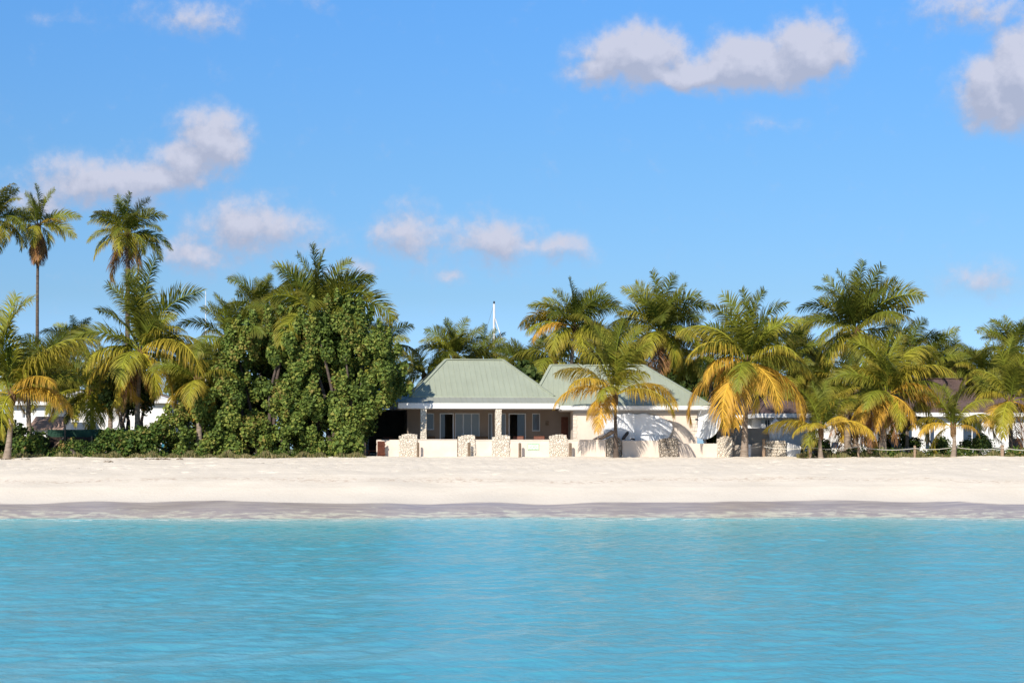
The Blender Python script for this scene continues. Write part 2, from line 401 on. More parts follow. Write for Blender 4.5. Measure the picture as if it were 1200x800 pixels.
fsp = t.m('ADD', t.noise(mpf.outputs[0], 3.2, 6, 0.75), t.mr(sh.outputs['Fac'], -0.2, 2.4, 0.10, -0.16))
wc = t.mix(t.mr(fsp, 0.50, 0.60, 0, 0.85), wc, (0.66, 0.62, 0.46, 1))
c = t.mix(wet, c, wc)
c = t.mix(inland, c, (0.30, 0.25, 0.17, 1))
# bits of dry weed and debris scattered along the old tide lines
mpw = t.n('ShaderNodeMapping'); t.put(mpw.inputs[0], ge.outputs['Position']); mpw.inputs['Scale'].default_value = (1.0, 1.6, 1)
spk = t.noise(mpw.outputs[0], 5.5, 3, 0.65)
ban = t.mr(t.noise(mp.outputs[0], 0.55, 2), 0.5, 0.64)
wl2 = t.mr(t.m('ABSOLUTE', t.m('SUBTRACT', shn, 7.3)), 0.15, 0.75, 1, 0)
c = t.mix(t.m('MULTIPLY', wl2, t.mr(t.noise(mpw.outputs[0], 3.2, 4, 0.7), 0.50, 0.60, 0, 0.6)), c, (0.45, 0.30, 0.20, 1))
c = t.mix(t.m('MULTIPLY', t.m('MULTIPLY', t.mr(spk, 0.61, 0.68), ban), t.mr(shn, 8, 12)), c, (0.22, 0.17, 0.12, 1))
t.put(bs.inputs['Base Color'], c)
t.put(bs.inputs['Roughness'], t.mr(wet, 0, 1, 0.95, 0.3)); t.put(bs.inputs['Specular IOR Level'], t.mr(wet, 0, 1, 0.1, 0.45))
bp = t.n('ShaderNodeBump'); bp.inputs['Distance'].default_value = 0.03; t.put(bp.inputs['Strength'], t.mr(wet, 0, 1, 0.7, 0.05))
t.put(bp.inputs['Height'], t.noise(ge.outputs['Position'], 6, 5, 0.7)); t.put(bs.inputs['Normal'], bp.outputs[0])
sand = link('beach', me, m, smooth=True); tag(sand, kind='structure')

# the sea: one sheet, finely rippled where it can be seen
xs = axis([-9000, (-300, 10), (-34, 60), (-22, 60), (22, 400), (34, 60), (300, 60), (9000, 10)])
ysea = [-9000, (-100, 8), (8, 30), (17, 30)]
ys = axis(ysea)
yy = [17.0]
while yy[-1] < 66.9: yy.append(yy[-1] + 0.055 + 0.0022*(yy[-1]-17))
ys = np.concatenate([ys[:-1], np.array(yy), axis([68, (110, 10), (260, 10), (12000, 12)])])
X, Y = np.meshgrid(xs, ys)
Z = np.zeros_like(X)
r = np.random.default_rng(21)
S = shore(X)
fade = np.clip((S-0.3-Y)/5, 0.0, 1)**0.7
near = np.clip((Y+60)/60, 0, 1)*np.clip((90-Y)/20, 0, 1)*np.clip((60-np.abs(X))/20, 0, 1)
for i in range(56):
    lam = 10**r.uniform(math.log10(0.30), math.log10(1.9))
    th = r.normal(-PI/2+0.35, 0.85)
    k = 2*PI/lam; amp = 0.0027*lam**0.62
    wx = 0.5*np.sin(X*0.11*r.uniform(.5, 2)+r.uniform(0, 6)) + 0.5*np.sin(Y*0.17*r.uniform(.5, 2)+r.uniform(0, 6))
    ph = (X*math.cos(th)+Y*math.sin(th))*k + r.uniform(0, 6.28) + 1.2*wx
    Z += amp*(np.sin(ph) + 0.25*np.sin(2*ph+0.5))*(0.75+0.45*smooth_noise(X[::1, ::1], Y, 9, 100+i, 3))
Z += 0.012*np.sin((Y+0.25*X)*2*PI/7.5 + 0.8*np.sin(X*0.2))
Z = Z*fade*near
# a last little wave running up the sand
Z += 0.05*np.exp(-((Y-(S-1.6+0.4*np.sin(X*0.5)))/0.35)**2)*(0.6+0.4*np.sin(X*0.27))
nx, ny = len(xs), len(ys)
I = np.arange(nx*ny).reshape(ny, nx)
FQ = np.stack([I[:-1, :-1], I[:-1, 1:], I[1:, 1:], I[1:, :-1]], -1).reshape(-1, 4)
me = npmesh('sea', np.stack([X, Y, Z+0.02], -1).reshape(-1, 3), [FQ], {'sh': (S-Y).ravel()})
m = bpy.data.materials.new('turquoise_water'); m.use_nodes = True; t = NT(m.node_tree); bs = m.node_tree.nodes['Principled BSDF']
out = m.node_tree.nodes['Material Output']
ge = t.n('ShaderNodeNewGeometry'); sh = t.n('ShaderNodeAttribute', attribute_name='sh')
mp = t.n('ShaderNodeMapping'); t.put(mp.inputs[0], ge.outputs['Position']); mp.inputs['Scale'].default_value = (0.25, 1, 1)
big = t.noise(mp.outputs[0], 0.22, 4, 0.55)
shn = t.m('MULTIPLY_ADD', t.m('SUBTRACT', big, 0.5), 5.0, sh.outputs['Fac'])
cr = t.n('ShaderNodeValToRGB'); t.put(cr.inputs[0], t.mr(shn, 0, 50)); e = cr.color_ramp.elements
e[0].position = 0; e[0].color = (0.34, 0.62, 0.60, 1); e[1].position = 1; e[1].color = (0.080, 0.36, 0.445, 1)
k = e.new(0.10); k.color = (0.16, 0.52, 0.56, 1); k = e.new(0.28); k.color = (0.095, 0.42, 0.49, 1)
c = t.mix(t.mr(big, 0.35, 0.7, 0, 0.25), cr.outputs[0], (0.10, 0.44, 0.50, 1))
rip = t.noise(mp.outputs[0], 0.9, 6, 0.7)
olive_patch = t.noise(t.v('ADD', mp.outputs[0], (31, 7, 0)), 0.16, 4, 0.6)
c = t.mix(t.m('MULTIPLY', t.mr(olive_patch, 0.46, 0.66), t.mr(rip, 0.40, 0.62, 0, 0.55)), c, (0.13, 0.34, 0.36, 1))  # darker olive patches in the water colour, broken up by ripple noise
sparkle = t.noise(t.v('ADD', mp.outputs[0], (5, 47, 0)), 0.2, 4, 0.6)
c = t.mix(t.m('MULTIPLY', t.mr(sparkle, 0.48, 0.66), t.mr(rip, 0.42, 0.6, 0, 0.30)), c, (0.34, 0.52, 0.52, 1))  # pale sparkle on the ripples, painted into the water colour
fo = t.noise(mp.outputs[0], 2.0, 6, 0.7)
edge = t.mr(t.m('ABSOLUTE', t.m('SUBTRACT', sh.outputs['Fac'], 0.9)), 0.3, 3.2, 0.11, -0.16)
mpf = t.n('ShaderNodeMapping'); t.put(mpf.inputs[0], ge.outputs['Position']); mpf.inputs['Scale'].default_value = (0.5, 1, 1)
fo2 = t.noise(mpf.outputs[0], 2.6, 6, 0.75)
foam = t.m('MULTIPLY', t.mr(t.m('ADD', fo2, edge), 0.54, 0.63), 0.8)
c = t.mix(foam, c, (0.74, 0.72, 0.62, 1))
t.put(bs.inputs['Base Color'], c); bs.inputs['IOR'].default_value = 1.33
t.put(bs.inputs['Roughness'], t.mr(foam, 0, 1, 0.2, 0.7)); bs.inputs['Specular IOR Level'].default_value = 0.4
bp = t.n('ShaderNodeBump'); bp.inputs['Distance'].default_value = 0.035; bp.inputs['Strength'].default_value = 0.8
t.put(bp.inputs['Height'], t.noise(ge.outputs['Position'], 4.5, 5, 0.6)); t.put(bs.inputs['Normal'], bp.outputs[0])
# very shallow water lets the sand show through
tb = t.n('ShaderNodeBsdfTransparent'); tb.inputs[0].default_value = (0.86, 0.97, 0.96, 1)
mx = t.n('ShaderNodeMixShader'); t.put(mx.inputs[0], t.m('MULTIPLY', t.mr(t.m('MULTIPLY_ADD', t.m('SUBTRACT', fo, 0.5), 1.2, sh.outputs['Fac']), 0.2, 2.3, 0.72, 0.0), t.m('SUBTRACT', 1.0, foam)))
t.put(mx.inputs[1], bs.outputs[0]); t.put(mx.inputs[2], tb.outputs[0]); t.put(out.inputs[0], mx.outputs[0])
sea = link('sea_water', me, m, smooth=True); tag(sea, kind='structure')
GZ = 2.14

# garden ground behind the beach wall: low scrubby soil
bm = bmesh.new(); gx = np.linspace(-120, 120, 60); gy = np.linspace(91.5, 165, 30)
vv = [[bm.verts.new((x, y, GZ+0.03+0.02*math.sin(x*1.7)*math.cos(y*1.1))) for x in gx] for y in gy]
for a in range(len(gy)-1):
    for b in range(len(gx)-1): bm.faces.new((vv[a][b], vv[a][b+1], vv[a+1][b+1], vv[a+1][b]))
gm = mat('garden_soil', (0.12, 0.12, 0.05), 0.95, 0.1, 0.4, 0.6, 0.6, 5, 0.05, col2=(0.20, 0.16, 0.10))
tag(obj('garden_ground', bm, gm), kind='structure')

# ------------------------------------------------------------------ palms
_fl = {}
def frond_curve(e, D, n=22):
    pts = [np.array([0., 0.])]
    for i in range(n):
        tt = (i+0.5)/n; p = R(e - D*tt**1.35)
        pts.append(pts[-1] + np.array([math.cos(p), math.sin(p)])/n)
    return np.array(pts)
def frond_mesh(e, D, style, seed):
    key = (e, D, style, seed)
    if key in _fl: return _fl[key]
    r = np.random.default_rng(hash((e+200, D, seed, 3)) % 99991)
    n = 22; cv = frond_curve(e, D, n)
    side = np.cumsum(r.normal(0, 0.0035, n+1)); side -= side[0]
    P = np.stack([cv[:, 0], side, cv[:, 1]], 1)
    V = []; T3 = []; T4 = []; rn = []; tp = []
    # midrib: 4-sided tapered tube
    for i in range(n+1):
        tng = P[min(i+1, n)]-P[max(i-1, 0)]; tng /= np.linalg.norm(tng)
        up = np.cross(tng, [0, 1, 0]); up /= np.linalg.norm(up); 
        if up[2] < 0 and e < 90: up = -up
        w = 0.011*(1-i/n)**0.8 + 0.0022
        for a, b in ((-1, 0), (0, .7), (1, 0), (0, -.7)):
            V.append(P[i] + np.array([0, 1, 0])*a*w + up*b*w); rn.append(1.25); tp.append(0.1)
    for i in range(n):
        for k in range(4):
            T4.append((4*i+k, 4*i+(k+1) % 4, 4*i+4+(k+1) % 4, 4*i+4+k))
    N = 84 if style < 2 else 40
    twist = r.choice((-1, 1))*r.uniform(0.55, 1.25) if style == 0 else r.normal(0, 0.45)
    twist0 = twist*0.5
    for sgn in (-1, 1):
        for j in range(N):
            s = 0.13 + 0.865*(j+r.uniform(-.3, .3))/(N-1)
            s = min(max(s, 0.1), 0.995)
            if r.uniform() < (0.04 if style < 2 else 0.3): continue
            fi = s*n; i0 = min(int(fi), n-1); fr_ = fi-i0
            p = P[i0]*(1-fr_) + P[i0+1]*fr_
            tng = P[i0+1]-P[i0]; tng /= np.linalg.norm(tng)
            sd = np.array([0, 1., 0])*sgn
            up = np.cross(tng, [0, 1, 0]); up = up/np.linalg.norm(up)
            if up[2] < -0.001 or (abs(up[2]) < 0.05 and up[0] > 0): up = -up
            tw_ = twist0 + twist*0.5*s; c_, s_ = math.cos(tw_), math.sin(tw_)
            sd2 = sd*c_ + up*s_*sgn; up2 = up*c_ - sd*s_*sgn
            ang = R(66 - 26*s + r.normal(0, 5))
            vee = 0.32 if style == 0 else 0.10
            d = tng*math.cos(ang) + (sd2 + up2*vee)*math.sin(ang)
            d += r.normal(0, 0.06, 3); d /= np.linalg.norm(d)
            prof = min(1, (s-0.05)/0.22)**0.7 * (1 - max(0, s-0.45)/0.62)**0.75
            ll = (0.33 if style == 0 else 0.37)*prof*r.uniform(0.85, 1.1) + 0.03
            grav = (1.0, 1.7, 2.0)[min(style, 2)]*r.uniform(0.7, 1.3)
            q_ = p.copy(); dd = d.copy()
            wv = tng - d*np.dot(tng, d); wv /= max(np.linalg.norm(wv), 1e-6)
            wv = wv*0.75 + up2*0.4*r.uniform(-1, 1); wv /= np.linalg.norm(wv)
            w0 = 0.0080*(0.5+prof*0.5)
            b0 = len(V); rr = r.uniform()
            segs = 4
            for k in range(segs+1):
                u = k/segs; w = w0*(0.6 if k == 0 else (1-u**2.2))
                if k < segs:
                    V.append(q_ - wv*w); V.append(q_ + wv*w); rn += [rr, rr]; tp += [u*0.8+0.2*s]*2
                else:
                    V.append(q_.copy()); rn.append(rr); tp.append(1.0)
                dd = dd + np.array([0, 0, -1])*grav/segs*(0.5+u); dd /= np.linalg.norm(dd)
                q_ = q_ + dd*ll/segs
            for k in range(segs-1): T4.append((b0+2*k, b0+2*k+1, b0+2*k+3, b0+2*k+2))
            T3.append((b0+2*segs-2, b0+2*segs-1, b0+2*segs))
    me = npmesh('frond', np.array(V), [np.array(T4), np.array(T3)], {'rnd': rn, 'tip': tp})
    me.materials.append(M['frond'])
    _fl[key] = me
    return me
AGE = [(0, (0.092, 0.120, 0.017)), (0.3, (0.205, 0.225, 0.024)), (0.55, (0.37, 0.34, 0.032)), (0.75, (0.56, 0.37, 0.045)),
       (0.9, (0.62, 0.34, 0.06)), (1.0, (0.40, 0.19, 0.08)), (1.2, (0.24, 0.13, 0.085))]
def agecol(a, r):
    a = min(max(a, 0), 1.2)
    for (a0, c0), (a1, c1) in zip(AGE, AGE[1:]):
        if a <= a1:
            f_ = (a-a0)/(a1-a0); k = r.uniform(0.85, 1.18)
            return [(c0[i]*(1-f_)+c1[i]*f_)*k for i in range(3)] + [min(1, 0.12+a*0.9)]
def put_frond(root, c, az, e, D, style, L, age, r):
    e = int(round(e/5.0)*5); D = int(round(D/10.0)*10)
    o = bpy.data.objects.new('frond', frond_mesh(e, D, style, r.randint(0, 2))); col.objects.link(o)
    o.parent = root; o.location = c + Vector((math.cos(az), math.sin(az), 0))*0.10; o.rotation_euler = (r.uniform(-.05, .05), r.uniform(-.05, .05), az)
    s = L; o.scale = (s, s, s); o.color = agecol(age, r)
    return o
def palm(base, crown, d, tips, fill, Lf, seed, label, group='coconut palms lining the beach', rb=0.17, young=0.0, aged=0.5,
         nuts=0, skirt=0, bark='trunk', dz=0.0, cat='palm tree', name='coconut_palm', boots=True):
    """base/crown: photo pixels; d: distance; tips: (x, y, age, droop[, depth angle])"""
    r = random.Random(seed)
    b = at(base[0], base[1], d); b.z = GZ - 0.05 if d > 88.5 else float(groundz(np.array(b.x), np.array(d))) - 0.05
    cpt = at(crown[0], crown[1], d+dz)
    root = empty(name, b); tag(root, label, cat, group)
    c = cpt - b
    # trunk, gently bowed, with leaf-scar rings
    bm = bmesh.new(); n = 40; H = c.length
    bow = Vector((r.uniform(-1, 1), r.uniform(-.6, .6), 0))*0.035*min(H, 60/H)
    pts = []; rr = []
    for i in range(n+1):
        u = i/n
        pts.append(Vector((c.x*u, c.y*u, c.z*u)) + bow*math.sin(PI*u))
        base_r = rb*(1-0.42*u) + rb*0.6*math.exp(-u*H/0.45)
        rr.append(base_r*(1 + (0.06 if i % 2 else -0.03)*(1 if H < 12 else .7)))
    tube(bm, pts, rr, 12)
    obj('trunk', bm, M[bark], root, True)
    if boots:
        # fibrous head where the leaf bases clasp the stem
        bm = bmesh.new(); pr = rb*0.6
        for k in range(16):
            a = k*2.4; h = -0.55+0.55*k/15
            p0 = c + Vector((math.cos(a)*pr, math.sin(a)*pr, h))
            p1 = c + Vector((math.cos(a)*pr*2.2, math.sin(a)*pr*2.2, h+0.35+0.1*r.random()))
            tube(bm, [p0, (p0+p1)/2 + Vector((0, 0, -0.03)), p1], [0.07, 0.055, 0.02], 5)
        tube(bm, [c+Vector((0, 0, -.6)), c+Vector((0, 0, -.2)), c+Vector((0, 0, .15))], [pr*1.05, pr*1.6, pr*.6], 9)
        obj('crown_base', bm, M['fibre'], root, False)
    if nuts:
        for k in range(nuts):
            bm = bmesh.new(); a = r.uniform(PI*0.9, PI*2.1); p = c + Vector((math.cos(a)*0.3, math.sin(a)*0.3, -0.25-0.28*r.random()))
            bmesh.ops.create_uvsphere(bm, u_segments=8, v_segments=6, radius=0.12, matrix=Matrix.Translation(p) @ Matrix.Diagonal((1, 1, 1.2, 1)))
            obj('coconut', bm, M['coconut'], root, True)
    # fronds that make the outline
    k0 = F/d
    for tpl in tips:
        tx, ty, age, D = tpl[:4]; age *= .98
        phi = R(tpl[4]) if len(tpl) > 4 else R(r.choice((-1, 1))*r.uniform(5, 28))
        dx = (tx-crown[0])/k0; dzt = (crown[1]-ty)/k0
        rad = abs(dx)/max(math.cos(phi), 0.2) + 1e-3
        th = math.atan2(dzt, rad)
        best = min(range(-85, 116, 5), key=lambda e_: abs(math.atan2(*(frond_curve(e_, D)[-1][::-1])) - th) + (0 if frond_curve(e_, D)[-1][0] > 0 else 5))
        cv = frond_curve(best, D)[-1]
        L = math.hypot(rad, dzt)/np.linalg.norm(cv)
        L = min(L, 6.2)
        az_ = phi if dx >= 0 else PI - phi
        st = 0 if age < 0.35 else 1
        if age > 1.0: st = 2
        put_frond(root, c, az_, best, D, st, L, age, r)
    # the rest of the head, in a spiral from the spear leaf down to the oldest
    a = r.uniform(0, 6.28)
    fill = int(round(fill*(0.8 if d < 93 else 0.95)))
    for k in range(fill):
        u = (k+0.5)/fill; a += 2.39996 + r.uniform(-.25, .25)
        e = 84 - 118*u**1.05 + r.uniform(-8, 8)
        D = 60 + 60*u + r.uniform(-12, 15)
        age = young + (aged-young)*u**1.5 + r.uniform(-.08, .12)
        L = Lf*(0.82 + 0.2*math.sin(PI*min(u*1.2, 1)) + r.uniform(-.1, .08))
        put_frond(root, c, a, e, D, 0 if u < .4 else 1, L, max(0, age), r)
    for k in range(skirt):
        a = r.uniform(0, 6.28)
        put_frond(root, c + Vector((0, 0, -0.3)), a, (-78 if skirt > 9 else -62)+r.uniform(-7, 8), 10, 1 if skirt > 9 else 2, Lf*r.uniform(.6, .95), r.uniform(0.98, 1.2), r)
    return root

# hero palms of the front row ----------------------------------------------
palm((722,533), (721,462), 87.6, [(654,437,.62,80,10),(652,476,.78,90,-20),(690,492,.8,80,-45),(700,505,.85,70,-60),(672,398,.38,60),
     (700,382,.2,40),(722,374,.15,30),(745,384,.2,40),(762,405,.35,60),(790,478,.72,110,15),(782,494,.66,100,-30),(755,440,.5,80,-50),(668,455,.7,90,-40),(688,400,.3,50,30)],
     1, 2.9, 11, 'slender young palm with yellow fronds, standing before the white sheet on the villa wall', rb=.11, aged=.72, bark='trunk_dark')
palm((872,531), (876,425), 87.8, [(796,392,.45,100,12),(803,420,.62,110,-25),(810,492,.82,100,10),(852,506,.82,90,-40),(826,450,.8,110,-30),(906,480,.8,80,-50),
     (938,492,.8,90,-12),(946,440,.55,110,10),(944,392,.4,100,25),(848,346,.15,50),(830,362,.25,70),(900,342,.18,45),(922,356,.25,70),(874,340,.1,30),(888,462,.78,70,-70),(862,500,.82,80,-60),(925,415,.5,100,-40),(930,372,.3,80,-15)],
     14, 4.0, 12, 'big palm with long orange hanging fronds, standing right of the satellite dish', rb=.16, aged=.55, nuts=5, skirt=0)
palm((1034,531), (1040,462), 89.5, [(1040,386,.2,40),(1000,398,.35,90),(985,438,.5,110),(1002,495,.8,80,-30),(1022,502,.85,70,-60),(1060,392,.3,60),(1098,408,.45,100),
     (1112,440,.55,110),(1106,492,.85,90,-10),(1090,470,.78,100,-30),(1060,502,.82,80,-55),(1015,420,.4,80,-40),(1075,430,.45,90,-45)],
     14, 3.5, 13, 'palm with a dense yellow crown over twin grey trunks, before the long white villa', rb=.2, aged=.6, skirt=2)
palm((1020,528), (1022,470), 90.3, [(1000,500,.7,80),(1045,470,.5,60)], 8, 2.2, 113, 'short grey palm stump leaning against the dense yellow palm', rb=.14, aged=.9, skirt=4)
palm((962,532), (962,502), 87.2, [(936,456,.2,50),(950,448,.12,30),(968,446,.15,35),(998,452,.5,80,-20),(1004,470,.35,90,10),(1018,512,.72,100,-15),(930,512,.62,100,-20),(900,505,.6,70,10),
     (985,490,.7,80,-50),(945,505,.6,90,-60)], 4, 2.2, 14, 'young low palm with arching fronds beside the white end of the beach wall', rb=.10, aged=.6)
palm((1117,531), (1117,500), 88.0, [(1088,462,.25,60),(1108,452,.15,40),(1124,450,.15,35),(1158,470,.4,90),(1162,492,.5,90,-20),(1078,512,.75,100,-10),(1072,498,.55,90,15),(1140,512,.78,100,-40)],
     4, 2.2, 15, 'young low palm at the rope fence, third rope post from the right edge', rb=.11, aged=.7)
palm((1186,526), (1184,470), 90.5, [(1142,470,.55,110),(1158,506,.78,90,-20),(1202,500,.8,90,-30),(1148,432,.4,80),(1166,404,.25,50),(1186,394,.2,40),(1215,410,.3,70),(1225,450,.5,100),(1172,500,.75,80,-60)],
     12, 3.5, 16, 'palm with a dark thin trunk in front of the white villa at the right edge', rb=.13, aged=.7, bark='trunk_dark', skirt=2)
palm((994,529), (992,466), 94.5, [(950,440,.5,100),(970,424,.4,80),(1030,430,.4,90)], 14, 3.4, 17, 'palm with a straight brown trunk behind the young low palm', rb=.2, aged=.7, skirt=5)
palm((1064,529), (1064,492), 92.5, [(1040,500,.3,100),(1082,520,.82,110,-15),(1090,480,.3,80),(1044,470,.2,60)], 9, 2.0, 18, 'small dark palm tucked below the dense yellow palm crown', rb=.11, aged=.5)
palm((8,529), (14,462), 86.5, [(22,346,.25,40,15),(44,352,.3,90,-10),(2,372,.25,40),(108,398,.42,80,5),(100,410,.4,80,-12),(80,486,.8,110,3),(72,478,.78,110,-12),(-40,420,.4,90),(-30,480,.7,100),(70,452,.78,90,-35)],
     5, 3.6, 19, 'palm at the left edge with one wide orange frond and a pale leaning trunk', rb=.15, aged=.6, skirt=0)
palm((106,529), (106,458), 94, [(60,492,.15,40,15),(82,496,.1,30,-20),(96,498,.5,60,-60),(132,492,.4,60,-20),(124,500,.5,50,-50),(70,440,.5,100),(140,430,.4,90),(94,400,.25,50),(120,408,.25,60),(62,420,.4,80)],
     12, 3.4, 20, 'palm with fronds splayed down like a tent, left of the dark bushy tree', rb=.15, aged=.6)
palm((162,528), (166,414), 91.5, [(178,302,.15,30,25),(162,316,.12,30),(236,346,.3,70,10),(130,335,.2,60),(148,322,.1,40),(206,372,.3,80),(108,432,.5,110),(122,395,.4,90),(240,408,.55,110),(244,436,.6,110,-35),
     (110,465,.6,110,-10),(205,470,.65,90,-30),(150,480,.6,80,-60),(222,392,.4,90,-35)], 16, 4.1, 21, 'large shaggy olive palm left of the sea grape thicket', rb=.17, aged=.7, skirt=4)
# behind the thicket and the houses -------------------------------------------
BG = 'palms standing behind the houses'
palm((46,520), (45,264), 140, [(30,226,.15,40),(44,216,.2,30),(62,222,.15,40),(90,252,.3,60,10),(72,262,.7,80),(88,280,.35,60,-10),(10,276,.4,80,10),(12,258,.3,80),(22,244,.3,60)],
     8, 3.3, 31, 'tall slim palm with a red-brown skirt of dead fronds, second from the left edge', BG, rb=.18, aged=.6, skirt=14, bark='trunk_dark')
palm((-6,520), (-6,258), 138, [(18,216,.4,80),(26,236,.3,80),(22,292,.4,90),(8,240,.5,60)], 14, 3.6, 32, 'tall palm cut off by the left edge, only its right fronds in view', BG, rb=.24, aged=.6, bark='trunk_dark')
palm((148,520), (150,274), 132, [(136,228,.1,30),(152,226,.1,30),(170,232,.2,50),(192,254,.35,80),(196,290,.3,70),(108,286,.35,80),(106,262,.4,80),(116,306,.55,70),(134,330,.9,40),(160,328,.7,50),(186,300,.3,70),(112,246,.4,80)],
     18, 3.2, 33, 'tall full-headed palm whose round crown stands highest above the shaggy olive palm', BG, rb=.24, aged=.65, skirt=5, bark='trunk_dark')
palm((86,520), (86,402), 150, [(62,378,.3,70),(84,370,.2,40),(104,378,.25,60),(112,392,.3,80)], 16, 3.0, 34, 'small distant palm crown between the slim tall palm and the shaggy palm', BG, aged=.45)
palm((60,520), (56,425), 128, [], 20, 3.4, 134, 'distant dark palm crown just right of the slim tall trunk', BG, aged=.4)
palm((262,520), (266,398), 91.2, [(236,362,.3,80),(250,346,.25,60),(272,352,.2,50),(236,390,.4,100),(300,366,.3,80),(290,350,.2,50)], 14, 3.0, 35, 'palm with pale drooping tips rising over the left part of the thicket', BG, aged=.5)
palm((308,520), (306,362), 112, [(284,336,.15,50),(300,326,.1,30),(316,322,.1,40),(336,338,.2,60),(280,356,.3,80)], 18, 3.2, 36, 'dark-green palm crown in the middle behind the thicket top', BG, aged=.35)
palm((372,520), (372,372), 91.6, [(322,310,.15,60,10),(340,322,.3,70),(364,288,.1,25),(352,298,.1,35),(382,294,.12,30),(408,304,.2,50),(434,328,.25,70),(456,376,.3,100),(318,352,.35,90),(330,380,.85,60),(440,350,.25,80,-25)],
     18, 3.9, 37, 'largest palm crown bursting out of the top of the sea grape thicket', BG, aged=.45)
palm((440,520), (442,412), 104, [(478,402,.25,90),(482,425,.4,100),(462,384,.2,70)], 16, 3.1, 38, 'palm drooping over the right shoulder of the thicket', BG, aged=.5)
palm((490,520), (498,440), 107, [(466,428,.5,100),(476,452,.55,90),(520,430,.5,90),(508,452,.6,90)], 14, 2.5, 39, 'yellowish palm hugging the left slope of the sage green roof', BG, aged=.7)
palm((532,520), (534,418), 112, [(494,400,.3,90,8),(514,382,.15,40),(524,374,.12,35),(548,374,.12,40),(562,384,.15,50),(500,412,.3,90)], 18, 3.0, 40, 'dark palm fanning out directly above the sage green ridge', BG, aged=.4)
palm((566,520), (566,424), 116, [(567,380,.1,25),(606,416,.5,100),(596,404,.3,80),(546,420,.7,80),(580,386,.1,35)], 14, 2.8, 41, 'palm with a dark spear leaf beside the boat mast', BG, aged=.55)
palm((618,520), (618,436), 114, [(602,398,.1,50),(590,412,.3,90),(634,396,.15,50),(646,420,.4,90)], 20, 3.0, 42, 'dark low palm in the dip between the two green roofs', BG, aged=.35)
palm((672,520), (674,384), 102, [(624,358,.4,80,8),(612,382,.65,100,8),(628,404,.85,110,-10),(650,342,.25,60),(668,326,.08,25),(690,340,.15,40),(708,334,.15,50),(724,354,.25,80),(640,352,.3,70,-30)],
     20, 3.4, 43, 'palm with a thin dark spear leaf and rusty left fronds above the right green roof', BG, aged=.6)
palm((774,520), (774,390), 103, [(730,340,.25,70,8),(746,330,.2,50),(764,318,.1,25),(786,322,.1,35),(802,336,.12,45),(832,360,.35,90,8),(816,345,.2,60),(722,372,.4,100),(820,400,.5,100)],
     22, 3.5, 44, 'palm with a tall tufted head and ragged brown trunk, right of the spear-leafed palm', BG, aged=.6, skirt=6)
palm((710,520), (712,412), 108, [(684,372,.3,70),(735,376,.3,70)], 20, 3.2, 45, 'palm crown half hidden behind the slender young palm', BG, aged=.55)
palm((828,520), (832,420), 106, [], 20, 3.3, 46, 'palm crown half hidden between the tufted palm and the big orange palm', BG, aged=.55)
palm((925,520), (926,420), 104, [(952,380,.2,70)], 20, 3.3, 47, 'palm crown filling the gap right of the big orange palm', BG, aged=.55)
palm((1002,520), (1004,388), 99, [(938,364,.05,90,5),(946,384,.05,100,8),(968,326,.12,45),(984,318,.1,30),(1008,306,.1,20),(1028,312,.12,30),(1048,326,.15,40),(1082,350,.35,80,8),(1066,376,.4,90),(996,318,.1,25),(960,352,.2,70)],
     18, 4.0, 48, 'tallest palm on the right, with a high feathery crown and dark left fronds', BG, aged=.5, nuts=4)
palm((1118,520), (1118,432), 118, [(1117,390,.05,25),(1108,402,.1,40)], 16, 2.8, 49, 'dark distant palm with one upright spear, right of the tallest right palm', BG, aged=.3)
palm((1086,520), (1090,426), 108, [(1086,396,.5,60),(1112,410,.4,80)], 18, 3.1, 50, 'olive palm crown behind the dense yellow palm', BG, aged=.5)
palm((1150,520), (1152,440), 104, [(1120,425,.4,90),(1130,405,.3,70),(1156,398,.2,40)], 18, 3.2, 51, 'palm crown above the brown villa roof near the right edge', BG, aged=.5)
palm((1186,520), (1188,410), 112, [(1160,376,.2,60),(1180,370,.15,40),(1200,372,.15,40),(1154,396,.35,90)], 20, 3.4, 52, 'high palm crown at the right edge behind the others', BG, aged=.45)
palm((36,520), (34,446), 99, [(80,420,.4,90),(70,462,.6,100),(4,430,.4,90)], 16, 3.3, 154, 'olive palm crown behind the orange frond of the left palm', BG, aged=.7)
palm((128,520), (130,440), 101, [(100,420,.4,80),(160,430,.4,80),(112,470,.7,90)], 16, 3.2, 155, 'olive palm crown between the tent-like palm and the shaggy palm', BG, aged=.7)
palm((234,520), (232,446), 90.0, [(268,420,.4,100),(212,440,.5,90),(250,450,.6,100),(226,470,.75,90)], 14, 2.9, 156, 'yellowing palm crown over the low left end of the thicket', BG, aged=.8)
palm((336,520), (338,380), 108, [(318,352,.3,60),(352,352,.3,60)], 14, 2.8, 157, 'palm crown between the dark middle crown and the largest thicket palm', BG, aged=.45)
palm((408,520), (410,400), 108, [(432,372,.3,60),(448,392,.3,90)], 14, 2.8, 158, 'palm crown just right of the largest thicket palm', BG, aged=.45)
palm((648,520), (650,420), 110, [(632,400,.3,60),(668,400,.3,60)], 16, 3.0, 159, 'palm crown below the rusty fronds of the spear-leafed palm', BG, aged=.6)
palm((740,520), (742,430), 110, [], 18, 3.2, 160, 'palm crown behind the right green roof between the two taller palms', BG, aged=.5)
palm((905,520), (908,442), 100, [(930,420,.4,90)], 14, 3.0, 161, 'palm crown behind the right fronds of the big orange palm', BG, aged=.65)
palm((960,520), (958,430), 106, [(935,410,.3,80)], 16, 3.2, 162, 'palm crown low left of the tallest right palm', BG, aged=.55)
palm((1060,520), (1066,410), 104, [(1090,396,.4,90)], 14, 3.0, 163, 'palm crown low right of the tallest right palm', BG, aged=.5)
